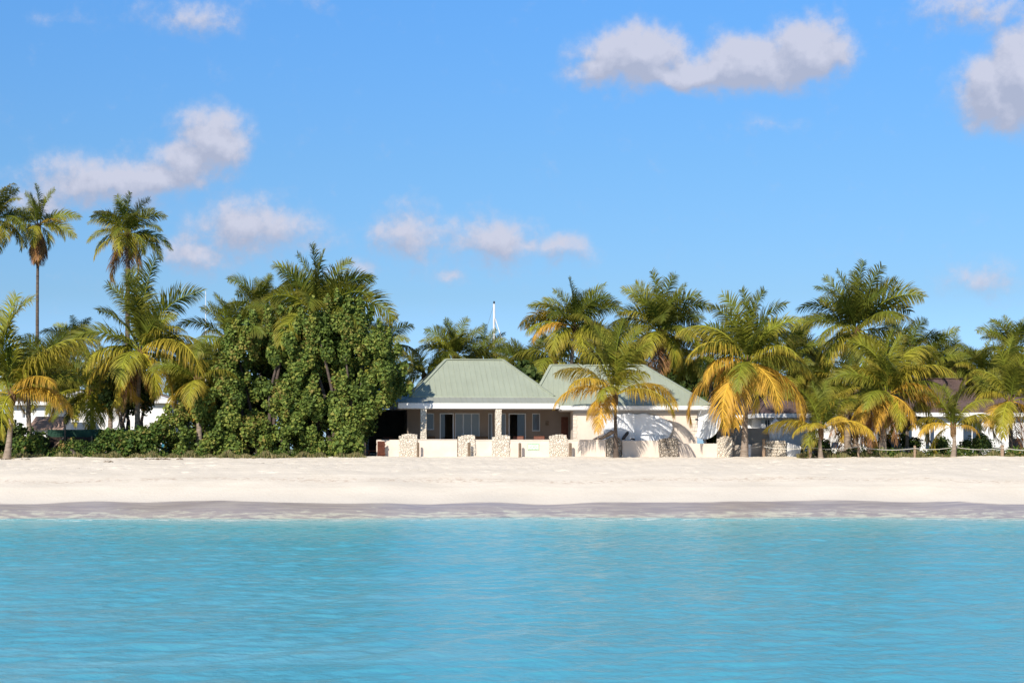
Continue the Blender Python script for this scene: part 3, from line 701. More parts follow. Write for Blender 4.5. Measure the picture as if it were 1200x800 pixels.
palm((212,520), (214,430), 112, [], 18, 3.2, 53, 'palm crown low behind the shaggy olive palm', BG, aged=.5)

# ------------------------------------------------------------------ broadleaf foliage
def leaves(name, centres, rads, n, size, m, parent, seed, flat=0.55, shell=0.9, off=Vector((0, 0, 0)), patch=0.25, zmin=None, vert=1.25):
    r = np.random.default_rng(seed)
    C = np.array([list(c) for c in centres]); Rr = np.array(rads)
    if Rr.ndim == 1: Rr = np.stack([Rr, Rr, Rr*vert], 1)
    vol = Rr.prod(1)**(2/3.); idx = r.choice(len(C), n, p=vol/vol.sum())
    v = r.normal(size=(n, 3)); v /= np.linalg.norm(v, axis=1)[:, None]
    rad = 1 - shell*r.random(n)**1.8
    P = C[idx] + v*Rr[idx]*rad[:, None]
    if zmin is not None:
        k = P[:, 2] > zmin; P = P[k]; v = v[k]; idx = idx[k]; n = len(P)
    N = v*0.45 + np.array([0, -0.2, flat*0.8]) + r.normal(0, 0.5, (n, 3)); N /= np.linalg.norm(N, axis=1)[:, None]
    A = np.cross(N, r.normal(size=(n, 3))); A /= np.linalg.norm(A, axis=1)[:, None]; B = np.cross(N, A)
    s = size*(0.42 + 0.9*r.random(n)**1.4)[:, None]*(0.8+0.4*r.random(len(C))[idx])[:, None]
    pts = []
    for (a, b, h) in ((-1, 0, 0), (-.55, .62, .16), (.4, .66, .16), (1, 0, -.12), (.4, -.66, .16), (-.55, -.62, .16)):
        pts.append(P + A*a*s*0.5 + B*b*s*0.5 + N*h*s*0.5)
    V = np.stack(pts, 1).reshape(-1, 3) - np.array(off)
    b0 = (np.arange(n)*6)[:, None]
    Fq = np.concatenate([b0 + np.array([[0, 1, 2, 3]]), b0 + np.array([[0, 3, 4, 5]])])
    cl = r.random(len(C))[idx]*.55 + .45*(0.5+0.5*np.sin(P[:, 0]*1.9+seed)*np.cos(P[:, 2]*1.4+P[:, 0]*.6))
    rv = np.clip(r.random(n)*0.85 + patch*(cl-0.35), 0, 1)
    me = npmesh(name, V, [Fq], {'rnd': np.repeat(rv, 6)})
    return link(name, me, m, parent)
def inpoly(x, y, poly):
    c = False; j = len(poly)-1
    for i in range(len(poly)):
        if (poly[i][1] > y) != (poly[j][1] > y) and x < (poly[j][0]-poly[i][0])*(y-poly[i][1])/(poly[j][1]-poly[i][1])+poly[i][0]: c = not c
        j = i
    return c
def thicket(label, cat, poly, d0, depth, nclump, rpx, n, size, m, seed, name='sea_grape_tree', group=None, stems=6, patch=0.3, vert=1.3, relief=False, shoots=()):
    r = random.Random(seed)
    xs_ = [p[0] for p in poly]; ys_ = [p[1] for p in poly]
    cxp = sum(xs_)/len(xs_); base = at(cxp, 530, d0); base.z = GZ-0.05
    root = empty(name, base); tag(root, label, cat, group)
    cen = []; rad = []
    while len(cen) < nclump:
        x, y = r.uniform(min(xs_), max(xs_)), r.uniform(min(ys_), max(ys_))
        if not inpoly(x, y, poly): continue
        rp = r.uniform(*rpx)
        # keep the clump's edge close to the outline
        ok = all(inpoly(x+math.cos(a)*rp*.75, y+math.sin(a)*rp*.75, poly) for a in (0, PI/2*1, PI, -PI/2, PI/4, 3*PI/4, -PI/4, -3*PI/4))
        if not ok: continue
        q_ = (y-min(ys_))/(max(ys_)-min(ys_)+1)
        dd = d0 + depth*r.uniform(-1, 1)*(0.45+0.5*math.sqrt(q_))
        hole = math.sin(x*.19+seed)*math.cos(y*.11+x*.05)+.5*math.sin(x*.07-y*.13+seed*2)
        if hole > .55 and relief: dd = d0 + depth*1.3
        p = at(x, y, d0); p.y = dd
        cen.append(p); rad.append(rp*d0/F)
    for (x, y, hh) in shoots:      # leafy leaders poking out of the outline
        for k in range(4):
            p = at(x+r.uniform(-2, 2), y-hh*(k/3)+4, d0+r.uniform(-1, 1)); cen.append(p); rad.append((5.0-k)*d0/F)
    leaves('crown', cen, rad, n, size, m, root, seed, off=base, patch=patch, zmin=GZ-0.02, vert=vert)
    bm = bmesh.new()
    for k in range(stems):
        tgt = r.choice(cen) - base
        x0 = Vector((tgt.x*0.35+r.uniform(-.3, .3), r.uniform(-.4, .4), 0))
        mid = (x0+tgt)*0.5 + Vector((r.uniform(-.4, .4), r.uniform(-.3, .3), 0.2))
        tube(bm, [x0, (x0+mid)/2+Vector((.1, 0, 0)), mid, (mid+tgt)/2, tgt], [.13, .11, .09, .06, .03], 7)
    obj('trunk', bm, M['bark'], root, True)
    return root
SG = 'sea grape trees of the thicket left of the house'
thicket('tall ragged sea grape tree reaching over the left end of the green roof', 'tree',
        [(345,372),(372,362),(400,350),(428,366),(444,392),(466,410),(474,440),(478,458),(462,474),(440,486),(436,512),(430,534),(340,536),(334,470),(330,420)],
        90.2, 2.2, 430, (4, 9), 95000, .17, M['seagrape'], 61, group=SG, stems=9, vert=1.7, patch=.6, relief=True, shoots=[(352,366,8),(366,358,12),(384,352,10),(396,348,13),(409,352,9),(421,356,12),(434,368,12),(444,382,11),(456,396,14),(466,408,9),(474,428,6),(480,452,5)])
thicket('sea grape tree in the middle of the thicket, with brown patches', 'tree',
        [(262,392),(290,378),(322,368),(350,366),(366,400),(372,470),(366,536),(262,536),(250,470),(252,420)],
        90.8, 2.2, 330, (4, 9), 70000, .17, M['seagrape'], 62, group=SG, stems=7, patch=.7, vert=1.7, relief=True, shoots=[(268,386,9),(280,378,12),(296,370,10),(312,366,12),(330,362,9),(342,364,12)])
thicket('leftmost sea grape tree of the thicket, lower and looser', 'tree',
        [(186,486),(202,470),(226,460),(246,444),(262,420),(284,410),(292,470),(288,536),(168,536),(172,504)],
        90.6, 1.8, 230, (4, 9), 40000, .165, M['seagrape'], 63, group=SG, stems=6, patch=.7, vert=1.6, relief=True, shoots=[(196,478,8),(212,464,9),(232,456,9),(246,436,10),(256,418,12)])
thicket('low leafy shoot at the right foot of the thicket beside the porch post', 'shrub',
        [(392,504),(410,500),(426,508),(428,536),(388,536)], 88.3, .5, 14, (6, 10), 1800, .22, M['seagrape'], 64, name='sea_grape_shrub', stems=2)
thicket('dark bushy tree with forking trunk between the tent-like palm and the shaggy palm', 'tree',
        [(116,452),(128,438),(150,436),(176,446),(190,458),(182,478),(160,486),(130,484),(114,470)], 93, 1.0, 34, (7, 12), 6000, .2, M['darkleaf'], 65, name='broadleaf_tree', stems=6)
SH = 'shrubs at the top of the beach on the left'
thicket('dark shrub behind the leaning palm trunk at the left edge', 'shrub', [(-40,480),(-10,476),(8,486),(24,496),(44,502),(56,516),(58,534),(-40,534)], 90, 1.0, 50, (6, 11), 7000, .22, M['darkleaf'], 66, name='shrub', group=SH, stems=3)
thicket('yellow-green shrub between the left palm and the dark netting fence', 'shrub', [(14,512),(34,510),(50,514),(54,534),(14,534)], 88.4, .5, 22, (5, 8), 2600, .18, M['shrubleaf'], 67, name='shrub', group=SH, stems=2)
thicket('bright green shrub right of the dark netting fence', 'shrub', [(108,506),(124,502),(146,503),(166,498),(186,490),(196,500),(192,534),(104,534)], 89.2, .9, 60, (6, 10), 9000, .19, M['shrubleaf'], 68, name='shrub', group=SH, stems=3)
thicket('low brownish shrub in front of the dark netting fence', 'shrub', [(62,520),(82,512),(104,516),(120,524),(118,534),(60,534)], 88.2, .4, 24, (4, 7), 2400, .14, M['shrubleaf'], 69, name='shrub', group=SH, stems=2, patch=.8)
thicket('green bush seen below the satellite dish', 'shrub', [(826,496),(846,478),(864,486),(868,520),(824,524)], 95, 1.0, 22, (6, 10), 3200, .18, M['shrubleaf'], 70, name='bush', stems=2)
thicket('dark clipped hedge bush between the young low palm and the right palm', 'shrub', [(1122,522),(1130,512),(1158,508),(1166,516),(1168,530),(1122,530)], 89.6, .5, 22, (4, 7), 3000, .12, M['darkleaf'], 71, name='bush', stems=2)
thicket('dark bush left of the low rope-fence palm', 'shrub', [(1094,516),(1106,508),(1116,512),(1118,530),(1092,530)], 90, .5, 14, (4, 6), 1600, .12, M['darkleaf'], 72, name='bush', stems=2)
thicket('dark green bush in front of the villa wall left of the straight brown trunk', 'shrub', [(938,520),(948,512),(972,516),(990,520),(988,531),(936,531)], 90, .5, 16, (4, 6), 1800, .12, M['darkleaf'], 73, name='bush', stems=2)
thicket('broad dark bush behind the twin grey trunks of the dense yellow palm', 'shrub', [(1012,510),(1030,506),(1060,506),(1082,512),(1086,530),(1010,530)], 93, .5, 18, (5, 8), 3500, .14, M['darkleaf'], 74, name='bush', stems=2)
# far woods behind: individual rounded trees closing the view between the palm trunks
thicket('added dark filler tree directly behind the sea grape thicket', 'tree', [(222,440),(270,398),(330,376),(400,366),(440,396),(462,430),(440,470),(430,530),(214,530)], 95.5, 1.0, 150, (8, 13), 16000, .28, M['darkleaf'], 90, name='broadleaf_tree', stems=5)  # filler tree added so that gaps in the thicket look dark
FT = 'dark broadleaf trees in the back row'
for i, (x, y, w, h_, d_, lab) in enumerate([
        (60,455,60,60,135,'dark tree mass behind the white buildings at the far left'),
        (235,450,70,70,125,'dark tree behind the left half of the thicket'),
        (445,440,36,40,118,'dark tree behind the right edge of the thicket'),
        (612,458,48,54,106,'dark tree in the dip between the two green roofs'),
        (700,446,60,50,112,'dark tree behind the right green roof, below the spear-leafed palm'),
        (800,446,60,48,120,'dark tree behind the tufted palm trunk'),
        (868,452,50,44,118,'dark tree behind the big orange palm crown'),
        (950,450,60,50,120,'dark tree behind the young low palm by the wall end'),
        (1040,446,60,54,122,'dark tree behind the dense yellow palm'),
        (1120,446,50,44,126,'dark tree above the brown villa roof'),
        (1185,444,60,46,124,'dark tree at the far right edge'),
        (140,452,60,56,130,'dark tree behind the shaggy olive palm')]):
    poly = [(x+w*.62*math.cos(a)*(1+.12*math.sin(3*a+i)), y+h_*.62*math.sin(a)*(1+.15*math.cos(2*a+i))) for a in np.linspace(0, 2*PI, 14)[:-1]]
    thicket(lab, 'tree', poly, d_, 2.5, 34, (w*.13, w*.22), 4200, .38, M['darkleaf'], 200+i, name='broadleaf_tree', group=FT, stems=3)

# grass and creeping ground cover along the top of the beach
def groundcover(name, spans, n, hmin, hmax, seed, m):
    r = np.random.default_rng(seed); T = []; V = []; rn = []
    for i in range(n):
        a, b, da, db = spans[r.integers(len(spans))]
        px = r.uniform(a, b); d = r.uniform(da, db); p = at(px, 530, d)
        gz = float(groundz(np.array(p.x), np.array(d))) - 0.02
        h = r.uniform(hmin, hmax)*(0.55+0.45*math.sin(px*.21+2)*math.sin(px*.077)); az_ = r.uniform(0, 6.28); ln = r.uniform(.05, .5)*h
        w = 0.012+0.02*r.random(); cx, sx = math.cos(az_), math.sin(az_)
        b0 = len(V)
        V += [(p.x-sx*w, d+cx*w, gz), (p.x+sx*w, d-cx*w, gz), (p.x+cx*ln*.4+sx*w*.8, d+sx*ln*.4-cx*w*.8, gz+h*.6), (p.x+cx*ln*.4-sx*w*.8, d+sx*ln*.4+cx*w*.8, gz+h*.6), (p.x+cx*ln, d+sx*ln, gz+h)]
        T.append(b0); rn += [r.random()]*5
    T = np.array(T)[:, None]
    me = npmesh(name, np.array(V), [T+np.array([[0, 1, 2, 3]]), T+np.array([[3, 2, 4]])], {'rnd': rn})
    o = link(name, me, m); tag(o, kind='stuff'); return o
gl = groundcover('grass', [(-60,432,87.2,88.9),(-60,432,87.6,90.5),(-60,220,88.2,92)], 34000, .14, .46, 5, M['grass'])
tag(gl, 'strip of dry grass along the foot of the left thicket', 'grass')
gr_ = groundcover('grass', [(934,1260,88.2,91.5)], 22000, .12, .48, 6, M['grass'])
tag(gr_, 'strip of green and dry grass under the right rope fence', 'grass')
# creeping vine tufts in the right strip
r_ = random.Random(3)
vc = [at(r_.uniform(940, 1230), 530, r_.uniform(88.4, 90.5)) for _ in range(90)]
for p in vc: p.z = GZ + r_.uniform(.0, .25)
vin = leaves('beach_vine', vc, [r_.uniform(.15, .4) for _ in vc], 9000, .10, M['shrubleaf'], None, 8, zmin=GZ-.03)
tag(vin, 'creeping beach vine among the grass by the rope fence', 'vine', kind='stuff')
vc = [at(r_.uniform(-40, 430), 530, r_.uniform(87.9, 89.5)) for _ in range(90)]
for p in vc: p.z = GZ + r_.uniform(-.05, .2)
vin = leaves('beach_vine', vc, [r_.uniform(.12, .35) for _ in vc], 9000, .11, M['shrubleaf'], None, 9, zmin=GZ-.03)
tag(vin, 'creeping beach vine at the foot of the left thicket', 'vine', kind='stuff')

# ------------------------------------------------------------------ buildings
def wall_open(bm, x0, x1, y0, y1, z0, z1, ops):
    """a wall with rectangular openings (xa, xb, za, zb)"""
    ops = sorted(ops); x = x0
    for (a, b, c_, d_) in ops:
        if a > x: box(bm, x, a, y0, y1, z0, z1)
        if c_ > z0: box(bm, a, b, y0, y1, z0, c_)
        if d_ < z1: box(bm, a, b, y0, y1, d_, z1)
        x = b
    if x < x1: box(bm, x, x1, y0, y1, z0, z1)
def window(root, x0, x1, z0, z1, y, glass='glass', mull=0, fm='alum', name='window', fw=.05):
    bm = bmesh.new()
    box(bm, x0, x1, y-.03, y+.05, z0, z0+fw); box(bm, x0, x1, y-.03, y+.05, z1-fw, z1)
    box(bm, x0, x0+fw, y-.03, y+.05, z0+fw, z1-fw); box(bm, x1-fw, x1, y-.03, y+.05, z0+fw, z1-fw)
    for k in range(mull):
        xm = x0+(x1-x0)*(k+1)/(mull+1); box(bm, xm-fw/2, xm+fw/2, y-.025, y+.045, z0+fw, z1-fw)
    w = obj(name, bm, M[fm], root)
    bm = bmesh.new(); box(bm, x0+fw, x1-fw, y+.005, y+.02, z0+fw, z1-fw); obj('pane', bm, M[glass], w)
    return w
def ribbed_face(bm, pts, step=0.30, rib=0.014):
    """planar roof face: pts[0]->pts[1] is the eave; standing seams run up the slope"""
    P = [Vector(p) for p in pts]
    u = (P[1]-P[0]).normalized(); nrm = (P[1]-P[0]).cross(P[2]-P[0]).normalized()
    if nrm.z < 0: nrm = -nrm
    v = nrm.cross(u).normalized()
    if v.z < 0: v = -v
    top = [bm.verts.new(p) for p in P]; bot = [bm.verts.new(p - Vector((0, 0, .06))) for p in P]
    bm.faces.new(top); bm.faces.new(bot[::-1])
    for i in range(len(P)): bm.faces.new((top[i], bot[i], bot[(i+1) % len(P)], top[(i+1) % len(P)]))
    uv = [((p-P[0]).dot(u), (p-P[0]).dot(v)) for p in P]
    L = max(a for a, b in uv); s = min(a for a, b in uv)+step/2
    while s < L:
        hits = []
        for i in range(len(uv)):
            (a, b), (c_, d_) = uv[i], uv[(i+1) % len(uv)]
            if (a-s)*(c_-s) < 0: hits.append(b+(d_-b)*(s-a)/(c_-a))
        if len(hits) >= 2 and max(hits)-min(hits) > .15:
            a = P[0]+u*s+v*(min(hits)+.01); b = P[0]+u*s+v*(max(hits)-.05)
            beam(bm, a+nrm*rib/2, b+nrm*rib/2, .026, rib+.01)
        s += step
def hip_roof(root, m, x0, x1, y0, y1, ze, zr, rx0, rx1, flare=None, ribs=True, cap=None, zc=None):
    """hip roof with an optional flatter skirt; ridge from rx0 to rx1"""
    bm = bmesh.new(); ym = (y0+y1)/2
    def f(pts):
        if ribs: ribbed_face(bm, pts)
        else:
            P = [Vector(p) for p in pts]; top = [bm.verts.new(p) for p in P]; bot = [bm.verts.new(p-Vector((0, 0, .06))) for p in P]
            bm.faces.new(top); bm.faces.new(bot[::-1])
            for i in range(len(P)): bm.faces.new((top[i], bot[i], bot[(i+1) % len(P)], top[(i+1) % len(P)]))
    a0, a1, b0, b1, z = x0, x1, y0, y1, ze
    if flare:
        main_bm = bm; bm = bmesh.new()
        wl, wr, w, h = flare
        c0, c1, e0, e1, zz = x0+wl, x1-wr, y0+w, y1-.3, ze+h
        f([(a0, b0, z), (a1, b0, z), (c1, e0, zz), (c0, e0, zz)]); f([(a1, b0, z), (a1, b1, z), (c1, e1, zz), (c1, e0, zz)])
        f([(a1, b1, z), (a0, b1, z), (c0, e1, zz), (c1, e1, zz)]); f([(a0, b1, z), (a0, b0, z), (c0, e0, zz), (c0, e1, zz)])
        a0, a1, b0, b1, z = c0, c1, e0, e1, zz + .035
        a0 -= .05; a1 += .05; b0 -= .05; b1 += .05
        obj('roof_skirt', bm, M['roofskirt'], root); bm = main_bm
    f([(a0, b0, z), (a1, b0, z), (rx1, ym, zr), (rx0, ym, zr)]); f([(a1, b1, z), (a0, b1, z), (rx0, ym, zr), (rx1, ym, zr)])
    f([(a1, b0, z), (a1, b1, z), (rx1, ym, zr)]); f([(a0, b1, z), (a0, b0, z), (rx0, ym, zr)])
    ro = obj('roof', bm, m, root)
    bm = bmesh.new()
    beam(bm, (rx0, ym, zr+.03), (rx1, ym, zr+.03), .22, .05)
    for (cx, cy) in ((a0, b0), (a1, b0), (a0, b1), (a1, b1)):
        beam(bm, (cx, cy, z+.03), (rx0 if cx == a0 else rx1, ym, zr+.025), .16, .05)
    obj('ridge_cap', bm, cap or m, ro)
    return ro

# ---- main villa with the porch
O1 = at(560, 530, 92.6); O1.z = GZ
v1 = empty('beach_villa', O1, R(7))
tag(v1, 'cream beach villa with sage green hipped roof over a deep open porch', 'house')
s1 = 92.6/F
def lx(px, extra=0.0):  # photo column -> local x on a plane 'extra' metres behind the eave
    return ((px-600)*(92.6+extra)/F - O1.x)
hip_roof(v1, M['greenroof'], -4.35, 4.45, 0, 9.6, 2.93, 5.5, -1.35, 1.95, flare=(.85, .12, 1.0, .34))
bm = bmesh.new()
for (a, b, c_, d_) in ((-4.37, 4.47, -.02, .04), (-4.37, 4.47, 9.56, 9.62)): box(bm, a, b, c_, d_, 2.62, 2.90)
for (a, b) in ((-4.37, -4.31), (4.41, 4.47)): box(bm, a, b, .05, 9.55, 2.62, 2.90)
obj('fascia', bm, M['white'], v1)
bm = bmesh.new(); box(bm, -4.30, 4.40, .05, 9.5, 2.60, 2.66); obj('soffit', bm, M['whitewash'], v1)
bm = bmesh.new(); box(bm, -4.3, 5.0, .1, 9.4, 0, .18); obj('floor', bm, M['paving'], v1)
PD = 2.9  # porch depth
ops = []
def X1(px): return lx(px, PD) + 0.22
zz = lambda py: CAMZ - (py-HOR)*(92.6+PD)/F - GZ
doors = [(518,534.5,.18), (536,565,.72), (575,580,.18), (587,596,.2), (599,619.5,.18)]
wins = [(502,511.5,zz(503.5)), (627,636.5,zz(505))]
zt = zz(484)
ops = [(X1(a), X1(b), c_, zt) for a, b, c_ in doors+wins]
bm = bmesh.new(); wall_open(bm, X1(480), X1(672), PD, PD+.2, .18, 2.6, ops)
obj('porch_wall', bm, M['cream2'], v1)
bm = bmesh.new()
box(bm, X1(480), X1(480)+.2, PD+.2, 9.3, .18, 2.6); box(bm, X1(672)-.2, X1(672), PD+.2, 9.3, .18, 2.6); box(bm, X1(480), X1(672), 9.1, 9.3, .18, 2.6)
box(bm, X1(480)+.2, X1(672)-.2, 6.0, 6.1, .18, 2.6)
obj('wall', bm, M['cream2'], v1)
window(v1, X1(502), X1(511.5), zz(503.5), zt, PD+.08); window(v1, X1(627), X1(636.5), zz(505), zt, PD+.08)
window(v1, X1(536), X1(565), .72, zt, PD+.08, 'glass_pale', 2); window(v1, X1(575), X1(580), .18, zt, PD+.08, 'glass_pale')
window(v1, X1(587), X1(596), .2, zt, PD+.08, 'glass_pale')
for (a, b) in ((518, 534.5), (599, 619.5)):
    bm = bmesh.new(); x0, x1 = X1(a), X1(b)
    box(bm, x0, x0+.06, PD-.03, PD+.12, .18, zt); box(bm, x1-.06, x1, PD-.03, PD+.12, .18, zt); box(bm, x0+.06, x1-.06, PD-.03, PD+.12, zt-.06, zt)
    fr = obj('door_frame', bm, M['alum'], v1)
    bm = bmesh.new(); box(bm, x1-.06-.42, x1-.07, PD+.05, PD+.075, .2, zt-.07) if a > 590 else box(bm, x0+.07, x0+.3, PD+.05, PD+.075, .2, zt-.07)
    obj('pane', bm, M['glass'], fr)
for px in (496, 584):
    bm = bmesh.new(); xc = lx(px, .1)+.02; box(bm, xc-.16, xc+.16, .04, .36, .18, 2.6)
    bmesh.ops.subdivide_edges(bm, edges=bm.edges, cuts=5, use_grid_fill=True)
    rr_ = random.Random(px)
    for v in bm.verts: v.co += Vector((rr_.uniform(-.012, .012), rr_.uniform(-.012, .012), 0))
    obj('column', bm, M['column'], v1)
bm = bmesh.new(); box(bm, X1(661.5), X1(669.5), PD-.05, PD-.005, .3, 2.2)
for k in range(14): box(bm, X1(661.5)+.05, X1(669.5)-.05, PD-.075, PD-.052, .38+k*.125, .45+k*.125)
obj('shutter', bm, M['redwood'], v1)
bm = bmesh.new(); box(bm, X1(643), X1(646.5), PD-.10, PD-.002, 1.72, 1.98); obj('wall_lamp', bm, M['wood'], v1)

# left wing: blue-green roof over a dark recessed terrace
O0 = at(452, 530, 97); O0.z = GZ
v0 = empty('terrace_pavilion', O0, R(2)); tag(v0, 'low pavilion with blue-green roof and dark terrace, half hidden by the sea grape', 'house')
hip_roof(v0, M['blueroof'], -2.9, 2.6, -.6, 6, 2.95, 4.45, -.7, .5)
bm = bmesh.new(); box(bm, -2.9, 2.6, -.64, -.59, 2.68, 2.93); obj('fascia', bm, M['grey_trim'], v0)
bm = bmesh.new(); box(bm, -2.8, 2.5, 3.0, 3.2, 0, 2.7); box(bm, -2.8, -2.6, 0.4, 3, 0, 2.7); box(bm, 2.2, 2.4, 1.0, 3.0, 0, 2.7); obj('wall', bm, mat('deep_shade_plaster', (.13, .11, .09), .9, .2, .3, 2), v0)  # deep shade of the terrace is put into the dark wall colour
bm = bmesh.new(); box(bm, -2.8, 2.5, -.5, 3, 0, .14); obj('floor', bm, M['paving'], v0)
for xx in (-1.02, 2.4):
    bm = bmesh.new(); box(bm, xx-.07, xx+.07, -.42, -.28, 0, 2.68); obj('post', bm, M['grey_trim'], v0)

# ---- second villa, wall flush behind the terrace wall
O2 = at(745, 530, 91.0); O2.z = GZ
v2 = empty('beach_villa', O2, 0); tag(v2, 'cream beach villa with blank front wall and sage green roof, right of the porch villa', 'house')
k2 = 91.0/F
def l2(px): return (px-745)*k2
zf = lambda py: CAMZ - (py-HOR)*91/F - GZ
hip_roof(v2, M['greenroof'], l2(657), l2(832), -.45, 9.5, zf(475), zf(475)+2.35, l2(690), l2(762), flare=None)
hip_roof(v2, M['greenroof'], l2(622), l2(724), 4.6, 12.6, zf(475)+.15, zf(475)+2.55, l2(650), l2(688))
bm = bmesh.new(); box(bm, l2(640), l2(671), 9.3, 12.3, 0, zf(475)+.1); obj('rear_wall', bm, M['cream'], v2)
bm = bmesh.new(); box(bm, l2(657)-.02, l2(832)+.02, -.50, -.455, zf(479.6), zf(475)-.03); box(bm, l2(832)-.02, l2(832)+.03, -.45, 9.4, zf(479.6), zf(475)-.03)
box(bm, l2(657)-.02, l2(657)+.03, -.45, 9.4, zf(479.6), zf(475)-.03); obj('fascia', bm, M['white'], v2)
bm = bmesh.new(); box(bm, l2(672), l2(818), -.12, -.02, zf(484), zf(480.4)); obj('grey_trim', bm, M['grey_trim'], v2)  # grey strip along the wall top, just below the eave
bm = bmesh.new(); box(bm, l2(657)+.05, l2(832)-.05, -.44, 9.3, zf(479.6)-.05, zf(479.6)+.02); obj('soffit', bm, M['whitewash'], v2)
bm = bmesh.new(); box(bm, l2(672), l2(816.5), 0, .2, 0, zf(480.5)); box(bm, l2(672), l2(672)+.2, .2, 9, 0, zf(480.5)); box(bm, l2(816.5)-.2, l2(816.5), .2, 9, 0, zf(480.5)); box(bm, l2(672), l2(816.5), 9, 9.2, 0, zf(480.5))
obj('wall', bm, M['cream'], v2)
# stone quoins on both front corners
for px0, px1 in ((671.6, 675.5), (809.5, 816.9)):
    bm = bmesh.new(); z = .05; k = 0
    while z < zf(486):
        e_ = 0 if k % 2 else .05
        a_, b_ = (l2(px0)-.004, l2(px1)+e_) if px0 < 700 else (l2(px0)-e_, l2(px1)+.004)
        box(bm, a_, b_, -.022, .1, z, z+.17); z += .19; k += 1
    obj('quoin', bm, M['cream'], v2, bevel=.01)
# white sheet on the wall
bm = bmesh.new(); n = 36; mzn = 16; rr_ = random.Random(4); grid = []
for j in range(mzn+1):
    v = j/mzn; row = []
    for i in range(n+1):
        u = i/n
        xl = 705 + 2*math.sin(v*5); xr = 782 + 6*math.sin(PI*min(1, (1-v)*1.1)) - 12*max(0, v-.72)/.28
        xx = l2(xl + (xr-xl)*u); top = zf(484.5) - .12*max(0, u-.8)/.2 - .025*math.sin(u*22); bot = zf(518)
        z = bot + (top-bot)*v
        y = -.16 - .07*math.sin(u*9+v*2)*(1-v*.6) - .03*math.sin(u*23+v*3) - .07*math.sin(v*PI)
        row.append(bm.verts.new((xx, y, z)))
    grid.append(row)
for j in range(mzn):
    for i in range(n): bm.faces.new((grid[j][i], grid[j][i+1], grid[j+1][i+1], grid[j+1][i]))
me = bpy.data.meshes.new('sheet'); bm.to_mesh(me); bm.free(); me.transform(Matrix.Translation(O2))
sh_ = link('canvas_sheet', me, M['canvas'], None, True); sh_.modifiers.new('s', 'SOLIDIFY').thickness = .01
tag(sh_, 'large white canvas sheet covering the blank villa wall behind the young palm', 'canvas sheet')

# satellite dish behind the corner of the second villa
C = at(827, 494, 90.75); b = Vector((C.x, C.y+.35, GZ)); dr = empty('satellite_dish', b); tag(dr, 'round white satellite dish peeking out at the villa corner', 'satellite dish')
bm = bmesh.new(); rad = 21*90.75/F; rings = []
ax = Vector((-.60, -.78, .12)).normalized(); u_ = ax.orthogonal().normalized(); w_ = ax.cross(u_); c0 = C-b
for j in range(9):
    q_ = j/8; rings.append([bm.verts.new(c0 + (u_*math.cos(a)+w_*math.sin(a))*rad*q_ + ax*(.20*q_*q_-.15)) for a in np.linspace(0, 2*PI, 41)[:-1]] if j else [bm.verts.new(c0-ax*.15)])
for k in range(40): bm.faces.new((rings[0][0], rings[1][k], rings[1][(k+1) % 40]))
for j in range(1, 8):
    for k in range(40): bm.faces.new((rings[j][k], rings[j+1][k], rings[j+1][(k+1) % 40], rings[j][(k+1) % 40]))
dd = obj('reflector', bm, M['dish'], dr, True); dd.modifiers.new('s', 'SOLIDIFY').thickness = .02
bm = bmesh.new(); tube(bm, [(0, 0, 0), (0, 0, c0.z-.35), (c0-ax*.18)], [.06, .06, .05], 8); obj('mast', bm, M['alum'], dr, True)
bm = bmesh.new(); fp = c0+ax*.85
for a in (0, 2.1, 4.2): tube(bm, [c0+(u_*math.cos(a)+w_*math.sin(a))*rad*.9+ax*.1, fp], .012, 5)
obj('feed_strut', bm, M['alum'], dr)
bm = bmesh.new(); tube(bm, [fp-ax*.02, fp+ax*.16], [.05, .06], 8); obj('feed_horn', bm, M['grey'], dr)

# ---- beach wall of the terrace
WY = 90.0
def wx(px, y=WY): return (px-600)*y/F
def wz(py, y=WY): return CAMZ-(py-HOR)*y/F
tw = empty('beach_wall', Vector((wx(640), WY, GZ-.1))); tag(tw, 'long low cream rendered wall between beach and terrace', 'wall')
bm = bmesh.new()
def seg(px0, px1, top, y0=0, y1=.25):
    box(bm, wx(px0)-wx(640), wx(px1)-wx(640), y0, y1, -.1, wz(top)-GZ+.1)
seg(441, 468, 515); seg(489, 536, 515.6); seg(557, 577, 516); seg(596, 644, 516); seg(665, 710, 516); seg(729, 774, 516); seg(794, 841, 519.5)
obj('wall', bm, M['cream'], tw, bevel=.02)
bm = bmesh.new()
def seg2(px0, px1, top): box(bm, wx(px0)-wx(640), wx(px1)-wx(640), -.03, .28, wz(top)-GZ+.101, wz(top)-GZ+.15)
seg2(489, 536, 515.6); seg2(557, 577, 516); seg2(596, 644, 516); seg2(665, 710, 516)
obj('coping', bm, M['cream'], tw, bevel=.015)
